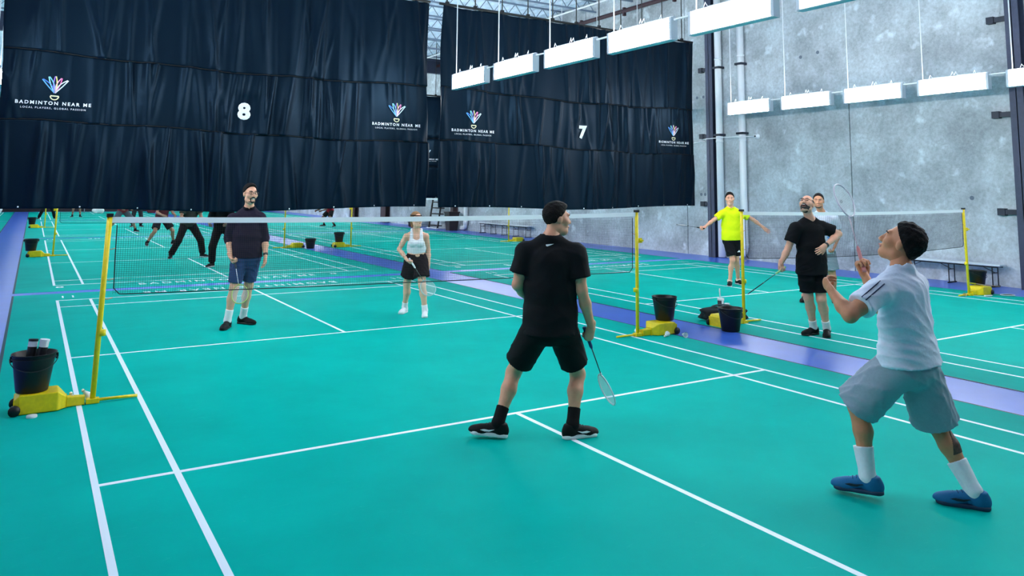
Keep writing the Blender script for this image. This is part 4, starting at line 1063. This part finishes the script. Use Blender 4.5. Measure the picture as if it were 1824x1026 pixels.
            field_obj('lips', field_mesh([C_(hg(-.022, .090, -.066), hg(0, .1035, -.065), .0035 * hs, .006 * hs, k=.004), C_(hg(.022, .090, -.066), hg(0, .1035, -.065), .0035 * hs, .006 * hs, k=.004), C_(hg(-.016, .092, -.073), hg(.016, .092, -.073), .006 * hs, .006 * hs, k=.004)], fine * .6), mat('lip_%d_%d_%d' % g('lip', (176, 110, 100)), g('lip', (176, 110, 100)), rough=.45), T)
    if g('glasses'):
        gm = mat('glasses_frame', (40, 24, 28), rough=.3); m = MB()
        for s in (-1, 1):
            m.tube([Vector(hg(s * .033 + .026 * math.cos(a), .112, .004 + .017 * math.sin(a))) for a in np.linspace(0, 6.283, 17)[:-1]], .0026 * hs, 6, True)
            m.tube([Vector(hg(s * .058, .108, .008)), Vector(hg(s * .078, .075, .010)), Vector(hg(s * .084, -.01, .012))], .0024 * hs, 6)
        m.tube([Vector(hg(-.008, .113, .008)), Vector(hg(0, .115, .011)), Vector(hg(.008, .113, .008))], .0024 * hs, 6)
        m.build('glasses', gm, T, True)
    if g('watch'):
        s = g('watch'); E, W = J['e' + s], J['w' + s]; c = E + (W - E) * .93; d = unit(W - E)
        field_obj('watch', field_mesh([C_(c - d * .016, c + d * .016, .0325 * sc * arm_r, .0325 * sc * arm_r, fa=True, fb=True, k=.01)], .005), mat('watch_black', (10, 10, 12), rough=.35), T)
    return T, J, grips, dict(at=at, fs=fs, rs=rs, up=up, fm=fm, rh=rh, hg=hg)

def patch(name, c, n, upv, shape, m, parent, thick=.003):
    """small flat printed mark: shape = 2-D polygon, laid at c facing n"""
    n = unit(n); x = unit(np.cross(upv, n)); y = np.cross(n, x)
    return MB().prism([Vector(c + x * a + y * b) for a, b in shape], tuple(n * thick)).build(name, m, parent)

# ------------------------------------------------------------------ rackets
def racket(grip, axis, normal, label, frame=(230, 232, 236), shaft=(30, 34, 40), gripc=(30, 60, 110), strings=(226, 228, 232), back=.06, length=.675):
    """grip: where the hand holds it; axis towards the head; normal of the string bed"""
    a = unit(axis); n = unit(np.array(normal) - a * np.dot(normal, a)); s = np.cross(a, n)
    butt = np.asarray(grip) - a * back
    t = thing('badminton_racket', tuple(butt), label, 'racket', 'badminton rackets')
    k = length / .675
    q = lambda x, y=0, z=0: Vector(butt + k * (a * x + s * y + n * z))
    MB().tube([q(0), q(.008), q(.012), q(.165), q(.185)], [.0135, .0155, .0135, .0125, .008], 8).build('grip', mat('grip_%d_%d_%d' % gripc, gripc, rough=.7), t, True)
    MB().tube([q(.18), q(.425)], .0042, 8).build('shaft', mat('shaft_%d_%d_%d' % shaft, shaft, rough=.35), t, True)
    pts = []
    for i in range(40):
        an = 2 * math.pi * i / 40
        pts.append(q(.548 - .127 * math.cos(an), (.100 - .008 * math.cos(an)) * math.sin(an)))
    MB().tube(pts, .0058, 8, True).tube([q(.40), q(.425)], .007, 8).build('frame', mat('frame_%d_%d_%d' % frame, frame, rough=.35), t, True)
    m = MB(); w = .00075
    def seg(p0, p1): m.tube([p0, p1], w, 3, cap=False)
    for i in range(-10, 11):
        y = i * .0088
        c = math.sqrt(max(0, 1 - (y / .1) ** 2)) * .124
        if c > .02: seg(q(.548 - c, y), q(.548 + c, y))
    for i in range(-11, 12):
        x = i * .0105; c = math.sqrt(max(0, 1 - (x / .126) ** 2)) * .098
        if c > .02: seg(q(.548 + x, -c), q(.548 + x, c))
    o = m.build('string_bed', mat('string_%d_%d_%d' % strings, strings, rough=.5), t); o['kind'] = 'stuff'
    return t

# ------------------------------------------------------------------ the cast
JT = {
    'P1':dict(ht=(-0.142,-2.743,1.728),hd=(-0.130,-2.734,1.603),nk=(-0.192,-2.736,1.460),sl=(-0.329,-2.620,1.399),sr=(-0.037,-2.847,1.389),el=(-0.374,-2.579,1.114),wl=(-0.171,-2.450,0.971),er=(-0.007,-2.875,1.090),wr=(0.109,-2.839,0.810),hl=(-0.227,-2.631,0.806),hr=(-0.075,-2.725,0.808),kl=(-0.273,-2.377,0.434),kr=(0.148,-2.624,0.424),al=(-0.458,-2.458,0.116),ar=(0.020,-2.730,0.116),tl=(-0.606,-2.426,0.118),tr=(0.224,-2.671,0.050)),
    'P2':dict(ht=(1.055,-4.736,1.619),hd=(1.025,-4.692,1.514),nk=(0.996,-4.702,1.365),sl=(0.783,-4.678,1.279),sr=(1.183,-4.668,1.299),el=(0.555,-4.646,1.114),wl=(0.632,-4.482,1.223),er=(1.225,-4.405,1.079),wr=(1.248,-4.302,1.266),hl=(0.947,-4.683,0.804),hr=(1.124,-4.696,0.788),kl=(0.919,-4.427,0.517),kr=(1.278,-4.698,0.434),al=(0.889,-4.496,0.091),ar=(1.292,-4.897,0.069),tl=(0.946,-4.368,0.020),tr=(1.317,-4.751,0.016)),
    'P3':dict(ht=(-1.088,2.832,1.847),hd=(-1.049,2.823,1.730),nk=(-1.039,2.888,1.547),sl=(-0.903,2.839,1.459),sr=(-1.222,2.943,1.451),el=(-0.822,2.876,1.149),er=(-1.248,3.021,1.151),wl=(-0.827,2.789,0.929),wr=(-1.252,2.886,0.930),hl=(-0.961,2.919,0.924),hr=(-1.119,2.946,0.927),kl=(-0.964,3.043,0.527),kr=(-1.172,2.937,0.514),al=(-0.975,3.223,0.103),ar=(-1.222,3.001,0.076),tl=(-0.874,3.025,0.052),tr=(-1.231,2.847,0.023)),
    'P4':dict(ht=(1.264,2.665,1.488),hd=(1.278,2.670,1.375),nk=(1.306,2.721,1.211),sl=(1.423,2.642,1.173),sr=(1.167,2.765,1.171),el=(1.479,2.673,0.935),er=(1.092,2.841,0.944),wl=(1.473,2.632,0.738),wr=(1.139,2.664,0.805),hl=(1.382,2.707,0.776),hr=(1.256,2.761,0.776),kl=(1.365,2.618,0.443),kr=(1.265,2.917,0.440),al=(1.421,2.625,0.115),ar=(1.293,3.038,0.101),tl=(1.364,2.504,0.042),tr=(1.225,2.944,0.054)),
    'P5':dict(ht=(8.173,2.957,1.832),hd=(8.183,2.969,1.689),nk=(8.228,3.000,1.513),sl=(8.368,2.885,1.450),sr=(8.068,3.073,1.435),el=(8.554,2.732,1.289),er=(7.915,3.153,1.270),wl=(8.681,2.612,1.151),wr=(7.730,3.202,1.140),hl=(8.338,2.974,0.900),hr=(8.198,3.062,0.899),kl=(8.375,3.004,0.494),kr=(8.214,2.961,0.493),al=(8.526,3.106,0.075),ar=(8.210,3.040,0.088),tl=(8.334,2.968,0.045),tr=(8.031,2.896,0.049)),
    'P6':dict(ht=(4.974,-1.186,1.791),hd=(4.920,-1.172,1.669),nk=(4.977,-1.172,1.484),sl=(5.135,-1.227,1.428),sr=(4.772,-1.107,1.414),el=(5.300,-1.348,1.296),er=(4.696,-1.045,1.117),wl=(5.002,-1.359,1.157),wr=(4.536,-1.054,0.936),hl=(5.102,-1.173,0.887),hr=(4.924,-1.122,0.891),kl=(5.094,-1.210,0.479),kr=(4.998,-1.093,0.492),al=(5.270,-1.150,0.088),ar=(5.186,-1.015,0.081),tl=(5.073,-1.175,0.033),tr=(4.980,-1.023,0.037)),
    'P7':dict(ht=(7.715,0.640,1.815),hd=(7.715,0.656,1.684),nk=(7.795,0.667,1.497),sl=(7.948,0.544,1.435),sr=(7.673,0.786,1.429),el=(8.066,0.543,1.154),er=(7.677,0.844,1.146),wl=(7.899,0.521,0.928),wr=(7.617,0.744,0.921),hl=(7.906,0.645,0.854),hr=(7.772,0.752,0.851),kl=(7.945,0.605,0.423),kr=(7.612,0.813,0.409),al=(8.046,0.658,0.080),ar=(7.666,0.953,0.068),tl=(7.901,0.613,0.022),tr=(7.483,0.895,0.023)),
}
Zax = V3(0, 0, 1)
# man in black seen from behind
ax1 = unit(V3(.326, .059, -.648))
T, J, G, K = make_person(JT['P1'], 'man in black T-shirt and shorts seen from behind, head turned right', dict(
    look=(.92, .34, -.02), fl=(-.95, .05), fr=(.93, .36), skin=(212, 154, 124), shoe=(14, 14, 16), sole=(232, 234, 238), swoosh=(240, 240, 244), thicksole=True, pitch_l=.10, lift_l=.012,
    sock=(14, 14, 16), sock_h=.12, h=.0095, fine=.0055, headsc=.94, bulk=1.06, arm=1.03, leg=1.0,
    hand_l=('relax', None, (.8, .5, 0)), hand_r=('grip', tuple(ax1), None, .55, tuple(-R3 * .7 - Zax * .6 - F3 * .15)),
    lower=dict(kind='shorts', col=(16, 16, 19), len=.76, hem=.088, off=.020, wr=.005, seed=14, ff=30),
    upper=dict(kind='tee', name='t_shirt', col=(17, 18, 22), hemq=-.06, sleeve=.66, cuff=.058, off=.022, loose=1.10, wr=.009, neck=.064),
    hair=dict(col=(22, 18, 17), thick=.015, top=True, line=-.002)))
vw = unit(J['wr'] - np.array(cam.location)); racket(G['r'], ax1, unit(np.cross(ax1, vw)) * .93 + unit(vw - ax1 * np.dot(vw, ax1)) * .36, 'white framed badminton racket held low by the man in black', back=.075)
patch('tick_mark', K['at'](.925) - K['fs'] * .088, -K['fs'] + V3(0, 0, .35), Zax, [(-.028, .006), (.030, .012), (-.016, -.008), (-.026, -.004)], mat('mark_white', (232, 234, 238)), T)
# lunging man
ax2 = unit(V3(.19, .27, .52))
T, J, G, K = make_person(JT['P2'], 'man in pale T-shirt and grey shorts lunging with racket raised, closest on the right', dict(
    look=(-.72, .56, .46), headup=unit(Zax - .5 * vdir(-.72, .56)), fl=(-.80, .55), fr=(-.86, .42), skin=(196, 132, 96), shoe=(28, 104, 152), sole=(24, 52, 84), swoosh=(14, 26, 44), lace=(20, 70, 110), pitch_l=-.05, lift_l=.03,
    sock=(226, 230, 238), sock_h=.17, h=.0095, fine=.0055, bulk=1.0, leg=.95,
    hand_l=('half', None, (.6, .5, .5)), hand_r=('grip', tuple(ax2), None, .3),
    lower=dict(kind='shorts', col=(150, 163, 176), len=.97, hem=.108, off=.026, wr=.010, seed=17, fd=(.5, .1, .85), ff=46), waist=.13,
    upper=dict(kind='tee', name='t_shirt', col=(214, 222, 238), hemq=.03, sleeve=.62, cuff=.058, off=.020, loose=1.04, wr=.011, seed=12, fd=(.2, .2, 1), ff=44),
    hair=dict(col=(16, 13, 14), thick=.026, line=.008, wr=.010, extra=(((0, -.055, -.01), (.066, .05, .065)),))))
racket(G['r'], ax2, vdir(.45, -.8, .1), 'pale racket held up by the lunging man', frame=(206, 200, 214), shaft=(190, 170, 182), gripc=(190, 120, 120))
Kr, Ar = J['kr'], J['ar']; fk = unit(Kr - (J['hr'] + Ar) / 2); cm = Kr * .66 + Ar * .34 - fk * .016; c3 = Kr * .2 + Ar * .8
t0 = (Kr + fk * .006) * .62 + cm * .38; t1 = cm * .72 + c3 * .28      # tattooed outer calf, following the leg's own taper
field_obj('calf_tattoo', field_mesh([C_(t0, cm, .0555, .0575, fa=True, k=.012), C_(cm, t1, .0575, .0520, fb=True, k=.012), P_(cm + R3 * .006, -unit(R3 - F3 * .3))], .005), mat('tattoo_dark', (84, 58, 48), rough=.6, noise=.45, nscale=45), T)
for q in (0, 1):   # two dark stripes along the near sleeve
    S, E = J['sl'], J['el']; d = unit(E - S); o_ = unit(-F3 * .75 + Zax * .65 - R3 * .1 + d * 0)
    o_ = unit(o_ - d * np.dot(o_, d)); w_ = np.cross(d, o_)
    MB().tube([Vector(S + d * a + o_ * (.081 - .012 * a) + w_ * (-.012 + .026 * q)) for a in np.linspace(-.01, .165, 8)], .0035, 5).build('sleeve_stripe', cloth_mat((44, 56, 84)), T, True)
# man in the navy jumper
ax3 = unit(V3(.02, -.364, -.487))
T, J, G, K = make_person(JT['P3'], 'man with glasses and moustache in navy jumper and denim shorts', dict(
    look=(.66, -.74, .03), fl=(.92, -.38), fr=(.06, -1.), skin=(228, 172, 142), shoe=(14, 14, 16), sole=(20, 20, 22), sock=(232, 232, 236), sock_h=.14, sc=1.03, h=.0105, fat=1.0, bulk=.96,
    hand_r=('grip', tuple(ax3), None, .7, tuple(R3 * .55 - Zax * .7)), hand_l=('relax', None, (-.8, .2, 0)),
    lower=dict(kind='shorts', col=(52, 72, 112), len=.84, hem=.070, off=.014, wr=.008),
    upper=dict(kind='jumper', name='jumper', col=(33, 27, 44), hemq=-.03, sleeve=1.28, off=.016, loose=1.08, wr=.012, neck=.066, collar=True, collar_col=(16, 17, 24)),
    hair=dict(col=(24, 20, 20), thick=.016, line=.006, top=True), moustache=(20, 16, 16), beard=dict(col=(26, 21, 20), top=-.088, slope=.1, back=.045, mouth=False), mouth='smile', glasses=True, watch='l'))
racket(G['r'], ax3, vdir(.1, -1, .35), 'racket hanging from the hand of the man in the navy jumper', frame=(170, 186, 90), shaft=(190, 200, 210), gripc=(40, 60, 70), strings=(228, 220, 230))
# woman in white
ax4 = unit(V3(.136, -.432, -.43))
T, J, G, K = make_person(JT['P4'], 'woman in white sports top and dark shorts standing behind the net', dict(
    look=(.66, -.70, .08), fl=(.08, -1.), fr=(-.25, -1.), skin=(236, 184, 156), shoe=(236, 236, 240), sole=(228, 228, 232), lace=(210, 210, 216), sock=(236, 236, 240), sock_h=.09, sc=.90, female=True, h=.0095, leg=1.03,
    hand_r=('grip', tuple(ax4), None, .6, tuple(R3 * .6 - Zax * .5)), hand_l=('relax', None, (-.8, .2, 0)), headsc=1.0,
    lower=dict(kind='shorts', col=(30, 22, 27), len=.66, hem=.112, off=.018, wr=.004), waist=.27,
    upper=dict(kind='tank', name='sports_top', col=(236, 238, 244), hemq=.22),
    hair=dict(col=(150, 112, 78), thick=.012, line=.006, extra=(((0, -.115, -.01), (.035, .035, .045)), ((0, -.125, -.075), (.026, .024, .06)))), lip=(186, 76, 84)))
racket(G['r'], ax4, vdir(.1, -1, .45), 'pale badminton racket held across the legs of the woman in white', frame=(150, 190, 190), shaft=(60, 90, 80), gripc=(226, 230, 232), strings=(226, 220, 216))
MB().tube([Vector(K['hg'](.0795 * math.sin(q), -.012 + .098 * math.cos(q), .068 - .012 * math.cos(q))) for q in np.linspace(0, 6.283, 25)[:-1]], .008, 6, True).build('headband', cloth_mat((20, 20, 24)), T, True)
# man in yellow
ax5 = unit(V3(.127, .60, .06) + vdir(-.9, .2) * .25)
T, J, G, K = make_person(JT['P5'], 'man in bright yellow polo shirt with both arms spread wide', dict(
    look=(-.22, -.97, 0), fl=(.3, -1.), fr=(-.35, -1.), skin=(226, 166, 138), shoe=(14, 14, 18), sole=(200, 202, 208), sock=(220, 190, 176), sock_h=.02, sc=1.0, h=.011, fine=.007, arm=.9, leg=.9,
    hand_l=('open', None, tuple(vdir(.2, -.9, .5))), hand_r=('grip', tuple(ax5), None, .3),
    lower=dict(kind='shorts', col=(17, 18, 24), len=.78, hem=.074, off=.014, wr=.006),
    upper=dict(kind='polo', name='polo_shirt', col=(226, 238, 20), hemq=-.02, sleeve=.66, cuff=.058, off=.020, collar=True, wr=.009),
    hair=dict(col=(26, 22, 22), thick=.014, top=True, line=.0)))
racket(G['r'], ax5, V3(0, 0, 1), 'dark racket held out sideways by the man in yellow', frame=(40, 44, 50), shaft=(60, 64, 70), gripc=(20, 20, 24))
c = J['hl'] * .45 + J['kl'] * .55
patch('three_bar_mark', c - F3 * .118 + R3 * .01, -F3, Zax, [(-.03, -.02), (.03, -.02), (.012, .022)], mat('mark_white', (232, 234, 238)), T, .008)
# laughing man
ax6 = unit(V3(-.604, .057, -.288))
T, J, G, K = make_person(JT['P6'], 'bald bearded man in black laughing upward with a hand on his hip', dict(
    look=(-.55, -.66, .52), headup=unit(Zax + .45 * vdir(.5, .66)), fl=(-.42, -.9), fr=(-.85, -.45), skin=(228, 168, 140), shoe=(14, 14, 17), sole=(26, 26, 30), sock=(226, 228, 232), sock_h=.11, sc=1.02, h=.0105, fat=1.02, bulk=1.0, leg=1.02,
    hand_l=('relax', None, tuple(vdir(-.3, .9, -.2))), hand_r=('grip', tuple(ax6), None, .6, tuple(-Zax * .8 - F3 * .3)),
    lower=dict(kind='shorts', col=(15, 15, 18), len=.80, hem=.080, off=.016, wr=.010, seed=7),
    upper=dict(kind='tee', name='t_shirt', col=(17, 17, 20), hemq=-.16, sleeve=.68, cuff=.060, off=.020, loose=1.06, wr=.010, seed=3),
    hair=dict(col=(70, 54, 50), thick=.0035, line=.0, crown=.055, wr=.001), beard=dict(col=(30, 23, 22), top=-.045, slope=.30), moustache=(30, 23, 22), mouth='open', glasses=True, watch='l'))
racket(G['r'], ax6, np.cross(ax6, V3(7.7, 6.3, -1.)), 'dark racket pointing down and left from the bearded man', frame=(24, 34, 36), shaft=(24, 34, 36), gripc=(170, 226, 150), strings=(60, 70, 72))
# man half hidden behind him
T, J, G, K = make_person(JT['P7'], 'man in white and blue T-shirt half hidden behind the bearded man', dict(
    look=(-.45, -.88, 0), fl=(-.35, -1.), fr=(-.6, -.9), skin=(204, 144, 112), shoe=(16, 16, 20), sole=(60, 60, 64), sock=(196, 150, 128), sock_h=.02, sc=1.02, h=.011, fine=.007,
    hand_l=('half', None, tuple(vdir(-.9, 0))), hand_r=('relax', None, tuple(vdir(.9, 0))),
    lower=dict(kind='shorts', col=(136, 146, 158), len=.72, hem=.100, off=.020, wr=.008),
    upper=dict(kind='tee', name='t_shirt', col=(214, 222, 240), hemq=-.05, sleeve=.66, cuff=.060, off=.022, wr=.009, seed=9),
    hair=dict(col=(24, 18, 18), thick=.012, line=.004), beard=dict(col=(70, 48, 42), top=-.07)))
for a, b, r in ((.66, .05, .045), (.50, .02, .05), (.36, .08, .035)):
    p = K['at'](a) + K['rs'] * b * -1 + K['fs'] * .125
    patch('printed_patch', p, K['fs'], Zax, [(r * math.cos(q) * (1 + .3 * math.sin(3 * q)), r * 1.3 * math.sin(q)) for q in np.linspace(0, 6.28, 13)[:-1]], mat('print_blue', (96, 150, 220)), T, .02)

# ------------------------------------------------------------------ players on the courts behind, cut off by the curtain
def stance(x, y, yaw, width, crouch=0., lean=0., sc=1., shift=0., arms=.25):
    """joints of a ready stance; yaw 0 faces +y"""
    f = V3(-math.sin(yaw), math.cos(yaw), 0); r = V3(math.cos(yaw), math.sin(yaw), 0)
    o = V3(x, y, 0); B = lambda a, b, c: o + (r * a + f * b) * sc + Zax * c * sc
    hz = .92 - crouch; b0 = -.08 * crouch * 3
    nkf = b0 + .56 * math.sin(lean); nkz = hz + .56 * math.cos(lean)
    hd = B(shift, nkf + .06 + .06 * lean, nkz + .17)
    kx = (width + .17) / 4 + .02; kf = b0 + .12 + crouch * .7
    return dict(hd=hd, ht=hd + Zax * .12, nk=B(shift, nkf, nkz), sl=B(shift - .19, nkf, nkz - .06), sr=B(shift + .19, nkf, nkz - .06),
                el=B(shift - .25, nkf + .06, nkz - .35), er=B(shift + .25, nkf + .06, nkz - .35), wl=B(shift - .2, nkf + .06 + arms, nkz - .42), wr=B(shift + .2, nkf + .06 + arms, nkz - .42),
                hl=B(shift - .09, b0, hz), hr=B(shift + .09, b0, hz), kl=B(-kx * 1.05 + shift * .5, kf, .47 - crouch * .25), kr=B(kx * 1.05 + shift * .5, kf, .47 - crouch * .25), al=B(-width / 2, 0, .09), ar=B(width / 2, 0, .09)), f, r
def bg(x, y, yaw, width, label, up_col, low, sk=(170, 122, 100), crouch=.06, lean=.25, shift=0., hairc=(22, 18, 18), h=.02, sleeve=.62, shoe=(20, 20, 24), sc=1.0):
    j, f, r = stance(x, y, yaw, width, crouch, lean, sc, shift)
    fl = unit(f - r * .45); fr = unit(f + r * .45)
    kind, colr = low
    make_person(j, label, dict(look=(float(np.dot(f, R3)), float(np.dot(f, F3))), fl=tuple(fl), fr=tuple(fr), skin=sk, shoe=shoe, sole=(210, 210, 214), sock=colr if kind == 'trousers' else (30, 30, 34), sock_h=.08, h=h, fine=.011, hfine=.007, detail=False, face=False, sc=sc,
        hand_l=('half', None, tuple(r)), hand_r=('half', None, tuple(-r)),
        lower=dict(kind=kind, col=colr, off=.018, len=.78 if kind == 'shorts' else .94, hem=.1 if kind == 'shorts' else .062),
        upper=dict(kind='tee', name='t_shirt', col=up_col, hemq=-.05, sleeve=sleeve, off=.02), hair=dict(col=hairc, thick=.014)), 'players on the courts behind')
bg(.40, 10.9, 2.75, .62, 'player in black trousers standing just behind the man in the navy jumper', (14, 14, 18), ('trousers', (15, 15, 18)), crouch=.04, shift=.12, sleeve=1.5)
bg(.0, 13.65, 3.3, .80, 'player in black trousers with legs wide apart beyond the net', (62, 60, 56), ('trousers', (14, 14, 17)), crouch=.07)
bg(.0, 18.45, 3.5, .85, 'player in maroon shirt and dark shorts crouching beyond the net', (84, 28, 40), ('shorts', (26, 24, 30)), crouch=.10)
bg(-.38, 26.3, 3.4, 1.05, 'player in grey shorts beyond the near left net post', (120, 40, 48), ('shorts', (74, 82, 92)), crouch=.10, h=.024)
bg(.6, 30.6, 3.1, .35, 'distant standing player with dark trousers right of the left post', (90, 30, 40), ('trousers', (30, 34, 40)), crouch=.0, lean=.05, h=.026)
bg(8.65, 27.9, 1.9, .80, 'distant player in red bending forward on the wall side court', (176, 32, 48), ('shorts', (24, 22, 26)), sk=(120, 80, 66), crouch=.16, lean=.7, h=.024)
bg(-2.75, 41.0, 3.3, .75, 'distant player in dark clothes at the far left beyond the yellow posts', (18, 18, 22), ('trousers', (18, 18, 22)), crouch=.08, h=.026)
bg(-1.25, 43.3, 3.1, .40, 'distant player in maroon shirt standing at the far end on the left', (96, 34, 44), ('shorts', (40, 30, 36)), crouch=.0, lean=.05, h=.026)

# rackets left on the floor by the post near the wall
racket(V3(11.15, -.24, .022), V3(.80, -.20, 0), Zax, 'racket with white rim lying on the floor by the post near the wall', frame=(222, 224, 226), shaft=(40, 44, 50), gripc=(230, 230, 226), strings=(60, 64, 60))
racket(V3(11.28, .10, .200), V3(.80, -.30, -.10), Zax, 'racket with tan frame resting across the yellow base near the wall', frame=(150, 118, 74), shaft=(226, 226, 220), gripc=(180, 190, 60), strings=(150, 118, 74), length=.66)
